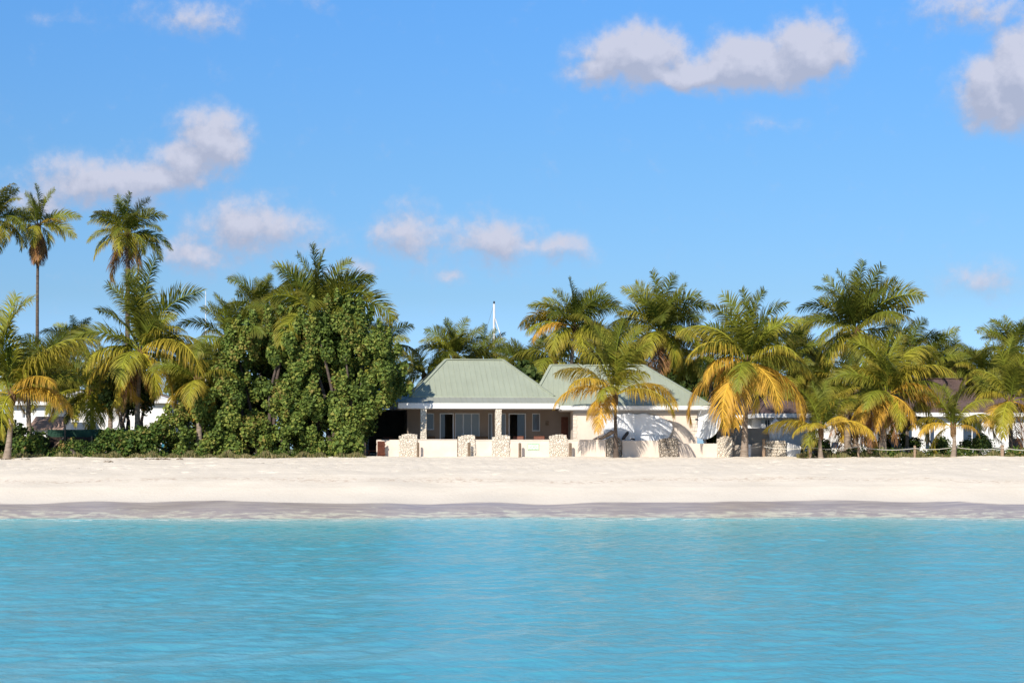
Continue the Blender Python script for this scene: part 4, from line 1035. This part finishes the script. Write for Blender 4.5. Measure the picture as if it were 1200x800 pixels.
# terrace floor behind the wall
bm = bmesh.new(); box(bm, wx(441), wx(672), 90.26, 92.6, GZ-.2, GZ+.12); tag(obj('terrace_paving', bm, M['paving']), kind='structure')
def pier(px0, px1, top, m, label, y=WY, depth=.5, peak=.08, rubble=.02):
    b = Vector((wx((px0+px1)/2, y), y-.08, GZ-.15)); p = empty('stone_pier', b); tag(p, label, 'stone pier', 'stone piers in the beach wall')
    bm = bmesh.new(); w = (px1-px0)*y/F/2; h = wz(top, y)-b.z
    box(bm, -w, w, 0, depth, 0, h-.16); bmesh.ops.subdivide_edges(bm, edges=bm.edges, cuts=7, use_grid_fill=True)
    rr_ = random.Random(int(px0))
    for v in bm.verts: v.co += Vector((rr_.uniform(-1, 1)*rubble, rr_.uniform(-1, 1)*rubble, rr_.uniform(-1, 1)*rubble*.6))
    obj('shaft', bm, m, p)
    # cap: rounded stones laid in a low arch
    bm = bmesh.new(); k = 0; x = -w-.02
    while x < w-.05:
        sw = rr_.uniform(.10, .18); hh = .15+peak*math.cos(x/w*PI/2)+rr_.uniform(-.02, .02)
        for yy_ in (0, depth/2):
            vs = box(bm, x, min(x+sw, w+.03), yy_-.02, yy_+depth/2-.01, h-.17, h-.17+hh)
            for v in vs: v.co += Vector((rr_.uniform(-.012, .012),)*3)
        x += sw+.006
    obj('cap', bm, m, p, bevel=.02)
    return p
pier(468, 489, 509.5, M['stone'], 'stone pier at the left end of the wall, beside the red-brown gate')
pier(537, 557, 510.5, M['stone'], 'stone pier below the wide porch window, split by a brown post')
pier(577, 597, 511, M['stone'], 'stone pier directly under the right porch column')
pier(644, 665, 510, M['stone'], 'stone pier just right of the green and white sign')
pier(711, 728, 513, M['stone_dark'], 'shaded stone pier behind the slender young palm trunk', rubble=.03)
pier(773, 794, 514, M['stone_dark'], 'rough dark rubble pier at the right end of the canvas sheet', rubble=.055, y=89.8)
pier(841, 858, 513, M['stone'], 'pale rounded stone pier left of the big orange palm trunk', rubble=.035, peak=.12)
# short wooden posts along the beach side of the wall
def wpost(px, w, top, label, y=89.55, m='wood', bot=GZ-.2, grp='wooden posts along the beach wall'):
    bm = bmesh.new(); b = Vector((wx(px, y), y, GZ-.15)); ww = w*y/F/2
    h = wz(top, y)-b.z
    tube(bm, [(0, 0, 0), (0.005, 0, h*.5), (0, 0.005, h-.02), (0, 0, h)], [ww, ww*.97, ww*.95, ww*.8], 10)
    for v in bm.verts: v.co += b
    o = obj('wooden_post', bm, M[m]); 
    me = o.data; me.transform(Matrix.Translation(-b)); o.location = b
    tag(o, label, 'post', grp); return o
wpost(489.8, 3.2, 518.5, 'brown post at the right side of the leftmost stone pier')
wpost(549.6, 3.4, 518.5, 'brown post in front of the pier below the wide porch window')
wpost(609.2, 3.4, 519, 'brown post against the wall left of the green and white sign')
wpost(668.3, 3.6, 519, 'brown post between the sign pier and the villa corner')
wpost(426.8, 4, 518, 'pale grey post at the foot of the sea grape, left of the gate', m='palewood')
# gate and terrace things at the left end
gt = empty('gate', Vector((wx(447, 89.5), 89.5, GZ-.1)), R(35)); tag(gt, 'short red-brown board gate standing open at the left end of the wall', 'gate')
bm = bmesh.new()
for k in range(4): box(bm, -.22+k*.11, -.22+k*.11+.104, 0, .04, .02, .92)
obj('boards', bm, M['redwood'], gt)
bm = bmesh.new(); box(bm, -.23, .23, -.03, -.002, .2, .28); box(bm, -.23, .23, -.03, -.002, .7, .78); obj('rail', bm, M['redwood'], gt)
def chair(loc, rz, m1, m2, label, grp='chairs on the porch', w=.62, name='armchair', cat='armchair', legs=True):
    t_ = empty(name, loc, rz); tag(t_, label, cat, grp)
    bm = bmesh.new(); box(bm, -w/2, w/2, -.3, .3, .2, .36); obj('seat', bm, M[m1], t_, bevel=.02)
    bm = bmesh.new(); vs = box(bm, -w/2, w/2, .24, .33, .36, .92)
    for v in vs[4:]: v.co.y += .12
    obj('backrest', bm, M[m1], t_, bevel=.03)
    for s in (-1, 1):
        bm = bmesh.new(); box(bm, s*w/2-.05*(s > 0)-0*.05, s*w/2+.05*(s < 0), -.32, .26, .36, .58); obj('armrest', bm, M[m1], t_, bevel=.02)
    bm = bmesh.new(); box(bm, -w/2+.07, w/2-.07, -.3, .22, .365, .46); obj('cushion', bm, M[m2], t_, bevel=.03)
    for sx in (-1, 1):
        for sy in (-1, 1):
            bm = bmesh.new(); tube(bm, [(sx*(w/2-.05), sy*.26, 0), (sx*(w/2-.05), sy*.26, .2)], .025, 6); obj('leg', bm, M['darkwood'], t_)
def porch(px, off): 
    d = 92.6+off; return Vector(((px-600)*d/F, d, GZ+.185+0.0))
chair(porch(554, 2.1), R(4), 'wicker', 'cushion', 'long dark wicker sofa under the wide porch window', w=1.75, name='sofa', cat='sofa', grp=None)
chair(porch(506, 2.0), R(20), 'wicker', 'cushion', 'wicker armchair beside the left porch column, below the blue window')
chair(porch(606, 1.9), R(-10), 'redwood', 'cushion_red', 'reddish armchair in front of the open right doorway')
chair(porch(632, 2.0), R(0), 'redwood', 'cushion_red', 'reddish armchair under the right narrow window')
chair(porch(649, 2.0), R(-15), 'wicker', 'cushion', 'wicker armchair at the right end of the porch')
chair(Vector((wx(455, 96), 96.2, GZ+.145)), R(10), 'redwood', 'cushion_red', 'red armchair deep in the dark left terrace')
# low table with bowl
tb_ = empty('coffee_table', porch(572, 1.0)); tag(tb_, 'low wooden coffee table between sofa and right porch column', 'table')
bm = bmesh.new(); box(bm, -.45, .45, -.28, .28, .40, .45); obj('table_top', bm, M['palewood'], tb_, bevel=.01)
for sx in (-1, 1):
    for sy in (-1, 1):
        bm = bmesh.new(); box(bm, sx*.38-.03, sx*.38+.03, sy*.22-.03, sy*.22+.03, 0, .4); obj('leg', bm, M['palewood'], tb_)
# red crates by the gate
cr_ = empty('storage_bench', Vector((wx(437, 90.3), 90.5, GZ))); tag(cr_, 'dark red storage bench left of the gate', 'bench')
bm = bmesh.new(); box(bm, -.3, .3, -.2, .2, .28, .34); obj('seat', bm, M['redwood'], cr_)
bm = bmesh.new(); box(bm, -.28, -.2, -.18, .18, 0, .28); obj('side_panel', bm, M['redwood'], cr_)
bm = bmesh.new(); box(bm, .2, .28, -.18, .18, 0, .28); obj('side_panel', bm, M['redwood'], cr_)
# sign on the wall: pale panel, green border and two rows of illegible green lettering
sg = empty('sign', Vector((wx(625), WY-.03, wz(523.3)))); tag(sg, 'small green and white sign fixed to the low cream wall', 'sign')
bm = bmesh.new(); box(bm, -.31, .31, 0, .025, -.17, .17); obj('panel', bm, mat('sign_green', (.30, .52, .32), .6), sg)
bm = bmesh.new(); box(bm, -.27, .27, -.005, -.001, -.13, .13); 
m = mat('sign_face', (.60, .70, .54), .6); t = NT(m.node_tree); tcn = t.n('ShaderNodeTexCoord')   # two rows of lettering too faint to read
sx_ = t.n('ShaderNodeSeparateXYZ'); t.put(sx_.inputs[0], tcn.outputs['Object'])
rows = t.m('GREATER_THAN', t.m('SINE', t.m('MULTIPLY_ADD', sx_.outputs[2], 52, 1.5)), -0.1)
lt = t.mr(t.noise(tcn.outputs['Object'], 28, 2), .48, .54)
inx = t.m('LESS_THAN', t.m('ABSOLUTE', sx_.outputs[0]), .22)
t.put(m.node_tree.nodes['Principled BSDF'].inputs['Base Color'], t.mix(t.m('MULTIPLY', t.m('MULTIPLY', rows, lt), inx), (.60, .70, .54, 1), (.16, .40, .20, 1)))
obj('face', bm, m, sg)
# things lying on the terrace wall behind the young palm: dark fender and driftwood
bm = bmesh.new(); tube(bm, [(0, 0, 0), (.05, 0, .03), (.26, 0, .30), (.32, 0, .38), (.35, 0, .41)], [.05, .09, .09, .075, .03], 10)
o = obj('boat_fender', bm, M['black'], None, True); o.location = (wx(729), WY+.14, wz(516)+.06); tag(o, 'black boat fender propped on the wall right of the young palm trunk', 'boat fender')
bm = bmesh.new(); tube(bm, [(0, 0, 0), (.4, 0, .05), (.7, .02, .22), (.98, .03, .40), (1.08, 0, .40)], [.03, .07, .11, .12, .05], 9)
rr_ = random.Random(1)
for v in bm.verts: v.co += Vector((rr_.uniform(-.02, .02),)*3)
o = obj('driftwood', bm, M['palewood'], None, True); o.location = (wx(696), WY+.13, wz(516)+.06); tag(o, 'curved grey driftwood log resting on the wall left of the young palm trunk', 'driftwood')
bm = bmesh.new(); tube(bm, [(-.12, 0, 0), (-.05, 0, .03), (.08, 0, .02), (.14, 0, 0)], [.02, .05, .05, .02], 7)
o = obj('sandal', bm, M['black'], None, True); o.location = (wx(741.5), WY+.12, wz(516)+.05); tag(o, 'small black sandal lying on the wall top before the canvas sheet', 'sandal')

# taupe yard wall and stone walls right of the dish
yw = empty('yard_wall', Vector((wx(870, 92.5), 92.5, GZ-.1))); tag(yw, 'higher taupe rendered wall in palm shade behind the big orange palm', 'wall')
bm = bmesh.new(); box(bm, wx(840, 92.5)-wx(870, 92.5), wx(902, 92.5)-wx(870, 92.5), 0, .25, 0, wz(501.5, 92.5)-GZ+.1); box(bm, wx(840, 92.5)-wx(870, 92.5), wx(858, 92.5)-wx(870, 92.5)-.5, -2.2, -.01, 0, .85); obj('wall', bm, M['taupe'], yw, bevel=.02)
yl = empty('yard_wall', Vector((wx(868, 90.4), 90.4, GZ-.1))); tag(yl, 'low stained wall between the pale stone pier and the stone wall', 'wall')
bm = bmesh.new(); box(bm, wx(858, 90.4)-wx(868, 90.4), wx(897, 90.4)-wx(868, 90.4), 0, .2, 0, .72); obj('wall', bm, M['taupe'], yl, bevel=.02)
st = empty('stone_wall', Vector((wx(909), 89.9, GZ-.1))); tag(st, 'short wall of upright pale fieldstones right of the big orange palm', 'stone wall')
bm = bmesh.new(); rr_ = random.Random(12)
x = wx(897)-wx(909)
box(bm, x+.04, -x-.04, .06, .3, 0, .8)
obj('core', bm, M['stone_dark'], st)
bm = bmesh.new(); x1_ = -x
for row in range(6):
    xx = x
    while xx < x1_-.05:
        w = rr_.uniform(.09, .2); w = min(w, x1_-xx); z0_ = row*.155; lean = rr_.uniform(-.03, .05)
        vs = box(bm, xx, xx+w-.012, -.02+rr_.uniform(-.03, .02), .08, z0_, z0_+.145+(rr_.uniform(0, .06) if row == 5 else 0))
        for v in vs[4:]: v.co.x += lean
        xx += w
obj('facing', bm, M['stone'], st, bevel=.03)
we = empty('wall_end', Vector((wx(930), 89.9, GZ-.1))); tag(we, 'whitewashed low wall end right of the fieldstone wall, striped by frond shadows', 'wall')
bm = bmesh.new(); vs = box(bm, wx(922)-wx(930), wx(939)-wx(930), 0, .3, 0, .86); vs[5].co.z -= .22; vs[6].co.z -= .22; vs[1].co.x -= .12; vs[2].co.x -= .12
obj('wall', bm, M['whitewash'], we, bevel=.03)
wpost(878.5, 3.4, 520.5, 'white capped post behind the big orange palm trunk', y=89.6, m='whitewash')
wpost(895, 4, 514, 'reddish post at the left end of the fieldstone wall', y=89.5, m='palewood')

# rope fence on the right
rp = []
for (px, top, w, lab) in ((949.5, 521, 4.5, 'rope-fence post left of the young low palm'), (1006, 520, 3.2, 'rope-fence post between the straight trunk and the twin trunks'),
        (1072, 522, 3.2, 'rope-fence post left of the low rope-fence palm'), (1118.5, 520.5, 4.6, 'stout rope-fence post at the foot of the low rope-fence palm'),
        (1174.5, 521.5, 4.4, 'rope-fence post left of the palm at the right edge'), (1230, 521, 4, 'rope-fence post beyond the right edge')):
    if px > 1200: continue
    wpost(px, w, top, lab, y=88.3, m='palewood', grp='posts of the rope fence'); rp.append((px, top))
bm = bmesh.new()
rp = [(858, 521), (895, 520)] + rp + [(1235, 522)]
for (a, b) in zip(rp, rp[1:]):
    p0 = Vector((wx(a[0], 88.22), 88.22, wz(a[1]+3, 88.22))); p1 = Vector((wx(b[0], 88.22), 88.22, wz(b[1]+3, 88.22))); L_ = (p1-p0).length
    pts = [p0.lerp(p1, k/12) + Vector((0, 0, -.045*L_*4*(k/12)*(1-k/12))) for k in range(13)]
    if a[0] == 858: 
        for p in pts: p.y = 89.4 + (p.x-p0.x)*0
    tube(bm, pts, .016, 6)
tag(obj('rope', bm, M['rope'], None, True), 'pale rope slung between the posts of the right fence', 'rope')

# ---- brown roofed villas on the right
def villa(name, pxc, d, label, x0, x1, eave, ridge, rx0, rx1, wallm, depth=8, roofm='shingle', wins=(), over=.5, doors=()):
    O = at(pxc, 530, d); O.z = GZ; rt = empty(name, O); tag(rt, label, 'house')
    k = d/F; f_ = lambda px: (px-pxc)*k; ze = CAMZ-(eave-HOR)*k-GZ; zr = CAMZ-(ridge-HOR)*(d+depth/2)/F-GZ
    hip_roof(rt, M[roofm], f_(x0), f_(x1), -over, depth, ze, zr, f_(rx0), f_(rx1), ribs=False, cap=M[roofm])
    bm = bmesh.new(); box(bm, f_(x0), f_(x1), -over-.05, -over-.003, ze-.26, ze-.02); box(bm, f_(x0)-.05, f_(x0)-.002, -over, depth, ze-.26, ze-.02); box(bm, f_(x1)+.002, f_(x1)+.05, -over, depth, ze-.26, ze-.02)
    obj('fascia', bm, M['white'], rt)
    bm = bmesh.new(); box(bm, f_(x0)+.02, f_(x1)-.02, -over+.01, depth-.02, ze-.24, ze-.18); obj('soffit', bm, M['whitewash'], rt)
    ops = [(f_(a), f_(b), CAMZ-(c_-HOR)*k-GZ, CAMZ-(e_-HOR)*k-GZ) for a, b, e_, c_ in wins]
    ops = [(a, b, max(c_, .01), e_) for a, b, c_, e_ in ops]
    bm = bmesh.new(); wall_open(bm, f_(x0)+.3, f_(x1)-.3, 0, .2, 0, ze-.24, ops)
    box(bm, f_(x0)+.3, f_(x0)+.5, .2, depth-.5, 0, ze-.24); box(bm, f_(x1)-.5, f_(x1)-.3, .2, depth-.5, 0, ze-.24); box(bm, f_(x0)+.3, f_(x1)-.3, depth-.5, depth-.3, 0, ze-.24)
    obj('wall', bm, M[wallm], rt)
    for (a, b, c_, e_) in ops: window(rt, a, b, c_, e_, .08, 'glass', 1, 'white')
    return rt
villa('guest_villa', 880, 101, 'white guest villa with dark shingle roof behind the big orange palm trunk', 836, 915, 486, 448, 862, 892, 'whitewash', roofm='shingle_dark', wins=[(864,870,492,508),(886,889,493,512)])
villa('guest_villa', 925, 97, 'small white annex with brown hipped roof just right of the big orange palm trunk', 886, 948, 484, 462, 908, 928, 'white', depth=4.5, roofm='shingle', wins=[(896,903,491,512)])
villa('guest_villa', 985, 103, 'white villa whose wall shows behind the straight brown palm trunk', 938, 1052, 483, 452, 970, 1025, 'white', wins=[(964,984,517,526),(1008,1016,492,526)])
villa('guest_villa', 1130, 101, 'long white villa with brown shingle roof behind the right rope fence', 1040, 1245, 483, 444, 1092, 1190, 'white', wins=[(1056,1070,492,527),(1084,1096,492,527),(1128,1151,492,527)])
# folded parasol
pr_ = empty('parasol', at(909, 530, 91.6)); pr_.location.z = GZ; tag(pr_, 'closed white parasol with bulky canopy above the fieldstone wall', 'parasol')
bm = bmesh.new(); tube(bm, [(0, 0, 0), (0, 0, 2.15)], .025, 8); obj('pole', bm, M['alum'], pr_)
bm = bmesh.new(); ring = []
for j, (z, rr2) in enumerate(((.85, .16), (1.0, .27), (1.3, .33), (1.6, .30), (1.85, .18), (2.05, .04))):
    ring.append([bm.verts.new((math.cos(a)*rr2*(1+.22*math.cos(8*a)), math.sin(a)*rr2*(1+.22*math.cos(8*a)), z)) for a in np.linspace(0, 2*PI, 49)[:-1]])
for a, b in zip(ring, ring[1:]):
    for k in range(48): bm.faces.new((a[k], a[(k+1) % 48], b[(k+1) % 48], b[k]))
bm.faces.new(ring[0][::-1]); bm.faces.new(ring[-1]); obj('canopy', bm, M['canvas'], pr_, True)
# grey slat loungers before the white villa
def lounger(px, d, rz, label):
    p = at(px, 530, d); p.z = GZ+.02; t_ = empty('sun_lounger', p, rz); tag(t_, label, 'sun lounger', 'sun loungers before the white villa')
    bm = bmesh.new(); box(bm, -.34, .34, -1.0, .25, .34, .40); obj('frame', bm, M['whitewash'], t_, bevel=.01)
    bm = bmesh.new(); box(bm, -.31, .31, -.98, .25, .405, .47); obj('mattress', bm, M['grey'], t_, bevel=.02)
    bm = bmesh.new(); vs = box(bm, -.31, .31, .2, .27, .44, .95)
    for v in vs[4:]: v.co.y += .34
    obj('backrest', bm, M['grey'], t_, bevel=.02)
    for sx in (-1, 1):
        for sy in (-.92, .18):
            bm = bmesh.new(); box(bm, sx*.30-.035, sx*.30+.035, sy-.03, sy+.03, 0, .34); obj('leg', bm, M['whitewash'], t_)
lounger(1159, 92.8, R(12), 'grey lounger left of the dark thin trunk near the right edge')
lounger(1194, 92.8, R(-6), 'grey lounger right of the dark thin trunk at the right edge')
lounger(1100, 93.4, R(80), 'grey lounger left of the low rope-fence palm')
lounger(1054, 92.0, R(20), 'grey lounger beneath the dense yellow palm')

# ---- left background: white houses, netting fence, pole
villa('white_cottage', 46, 112, 'white cottage with terracotta roof behind the leaning left palm', 8, 62, 470, 455, 24, 44, 'white', depth=6, roofm='shingle', wins=[(26,33,478,490)])
c2 = villa('white_cottage', 120, 120, 'long white bungalow behind the tent-like palm', 40, 205, 468, 458, 80, 160, 'white', depth=7, roofm='shingle', wins=[(100,108,480,496),(140,148,480,496)])
for ch in c2.children:
    if ch.name.startswith('roof'):
        ch.data.materials.clear(); ch.data.materials.append(M['whitewash'])
bm = bmesh.new(); b = Vector((wx(54, 100), 100, GZ)); 
bx_ = empty('lean_to', b); tag(bx_, 'small lean-to with faded red tile roof between the left palms', 'shed')
box(bm, -.9, .9, 0, 1.5, 0, 1.5); obj('wall', bm, M['white'], bx_)
bm = bmesh.new(); vs = box(bm, -1.05, 1.05, -.2, 1.6, 1.5, 1.56)
for i in (2, 3, 6, 7): vs[i].co.z += .75
obj('roof', bm, M['tile'], bx_)
nf = empty('netting_fence', Vector((wx(82, 90.6), 90.6, GZ-.1))); tag(nf, 'dark netting fence with a green top band between the left palms', 'fence')
bm = bmesh.new(); hx = (wx(110, 90.6)-wx(54, 90.6))/2; box(bm, -hx, hx, 0, .03, .1, 1.15); obj('net', bm, mat('dark_net', (.05, .035, .03), .9, .1, .5, 6), nf)
bm = bmesh.new(); box(bm, -hx, hx+2.6, .3, .33, 1.05, 1.55); obj('green_band', bm, mat('green_net', (.025, .07, .045), .8, .2, .4, 3), nf)
for px in (56, 76.5, 108):
    bm = bmesh.new(); xx = wx(px, 90.6)-wx(82, 90.6); tube(bm, [(xx, -.05, 0), (xx, -.05, 1.75 if px == 76.5 else 1.2)], .05, 8); obj('post', bm, M['wood'], nf)
bm = bmesh.new(); beam(bm, (wx(58, 90.6)-wx(82, 90.6), -.12, .35), (wx(76, 90.6)-wx(82, 90.6), -.12, 1.15), .05, .06); obj('rail', bm, M['palewood'], nf)
bm = bmesh.new(); p = at(241, 530, 110); p.z = GZ; tube(bm, [(0, 0, 0), (0, 0, 5), (0, 0, wz(341, 110)-GZ)], [.06, .035, .02], 8)
o = obj('antenna_pole', bm, M['alum'], None, True); o.location = p; tag(o, 'thin pale pole rising from behind the left part of the thicket', 'pole')
# blue barrel glimpsed left of the thicket
bm = bmesh.new(); tube(bm, [(0, 0, 0), (0, 0, .05), (0, 0, .3), (0, 0, .6), (0, 0, .85), (0, 0, .9)], [.24, .27, .29, .29, .27, .24], 16)
o = obj('barrel', bm, mat('blue_plastic', (.05, .22, .35), .4), None, True); o.location = Vector((wx(193, 91.2), 91.8, GZ)); tag(o, 'blue plastic barrel glimpsed at the left edge of the thicket', 'barrel')

# sailing boat moored in the lagoon behind the spit; its mast shows above the roof
BP = at(579, 516, 228); BP.z = 0
bt = empty('sailing_boat', BP, R(20)); tag(bt, 'moored sailing boat whose white mast rises above the sage green roof', 'sailing boat')
bm = bmesh.new(); rings = []
for i in range(13):
    u = i/12; x = -6.5+13*u; w = 2.0*math.sin(PI*min(.5+u*.5, 1))**.6 if u > .0 else 1.3
    w = 2.0*(1-max(0, u-.35)**2.2*3.2) if u < .95 else .1
    w = max(w, .05); z1_ = 1.1+.35*u
    rings.append([bm.verts.new((x, s*w*f_, z)) for s, f_, z in ((-1, 1, z1_), (-1, .85, .2), (0, 0, -.5*(1-u)-.05), (1, .85, .2), (1, 1, z1_))])
for a, b in zip(rings, rings[1:]):
    for k in range(4): bm.faces.new((a[k], a[k+1], b[k+1], b[k]))
    bm.faces.new((a[4], a[0], b[0], b[4]))
bm.faces.new(rings[0]); bm.faces.new(rings[-1]); obj('hull', bm, M['white'], bt)
bm = bmesh.new(); box(bm, -2.6, 2.4, -1.1, 1.1, 1.15, 1.85); obj('cabin', bm, M['white'], bt, bevel=.15)
mt = (516-356)*228/F+CAMZ
bm = bmesh.new(); tube(bm, [(0, 0, 1.2), (0, 0, mt*.6), (0, 0, mt)], [.22, .21, .14], 10); ms = obj('mast', bm, M['alum'], bt, True)
bm = bmesh.new(); tube(bm, [(0, 0, mt), (0, 0, mt+.35)], .12, 6); obj('masthead', bm, M['black'], ms)
bm = bmesh.new(); beam(bm, (0, -1.2, mt*.55), (0, 1.2, mt*.55), .12, .1); beam(bm, (0, -.9, mt*.78), (0, .9, mt*.78), .1, .08); obj('spreader', bm, M['alum'], ms)
bm = bmesh.new(); tube(bm, [(0, 0, mt*.93), (6.4, 0, 1.5)], .07, 5); obj('furled_sail', bm, M['canvas'], bt)
bm = bmesh.new(); tube(bm, [(0, 0, mt), (-6.4, 0, 1.4)], .02, 4); tube(bm, [(0, -1.2, mt*.55), (0, 0, mt*.95)], .025, 4); tube(bm, [(0, 1.2, mt*.55), (0, 0, mt*.95)], .025, 4); obj('stay', bm, M['grey'], bt)
bm = bmesh.new(); beam(bm, (0, 0, 2.6), (-5, 0, 2.5), .2, .25); obj('boom', bm, M['alum'], bt)

# sea-wrack bits on the dry sand
r_ = random.Random(77)
for i, (px, py, lab) in enumerate(((127,544,'small dark twig on the sand left of the middle, below the green shrub'),(185,541,'long flat line of dry seaweed on the sand below the shaggy palm'),(5,539,'flat dry seaweed patch at the left edge of the sand'))):
    d = 84.5 if py < 543 else 81.5
    b = at(px, py, d); b.z = float(groundz(np.array(b.x), np.array(d)))
    bm = bmesh.new()
    for k in range(26 if i else 7):
        x = r_.gauss(0, .55 if i else .12); y = r_.gauss(0, .12); a = r_.uniform(0, PI)
        l = r_.uniform(.05, .16); tube(bm, [(x, y, .02), (x+math.cos(a)*l, y+math.sin(a)*l, .04+.04*r_.random()), (x+math.cos(a)*l*1.9, y+math.sin(a)*l*1.8, .02)], .018, 5)
    o = obj('seaweed' if i else 'twig', bm, M['wood']); o.location = b; tag(o, lab, 'seaweed' if i else 'twig')
print('objects', len(bpy.data.objects))
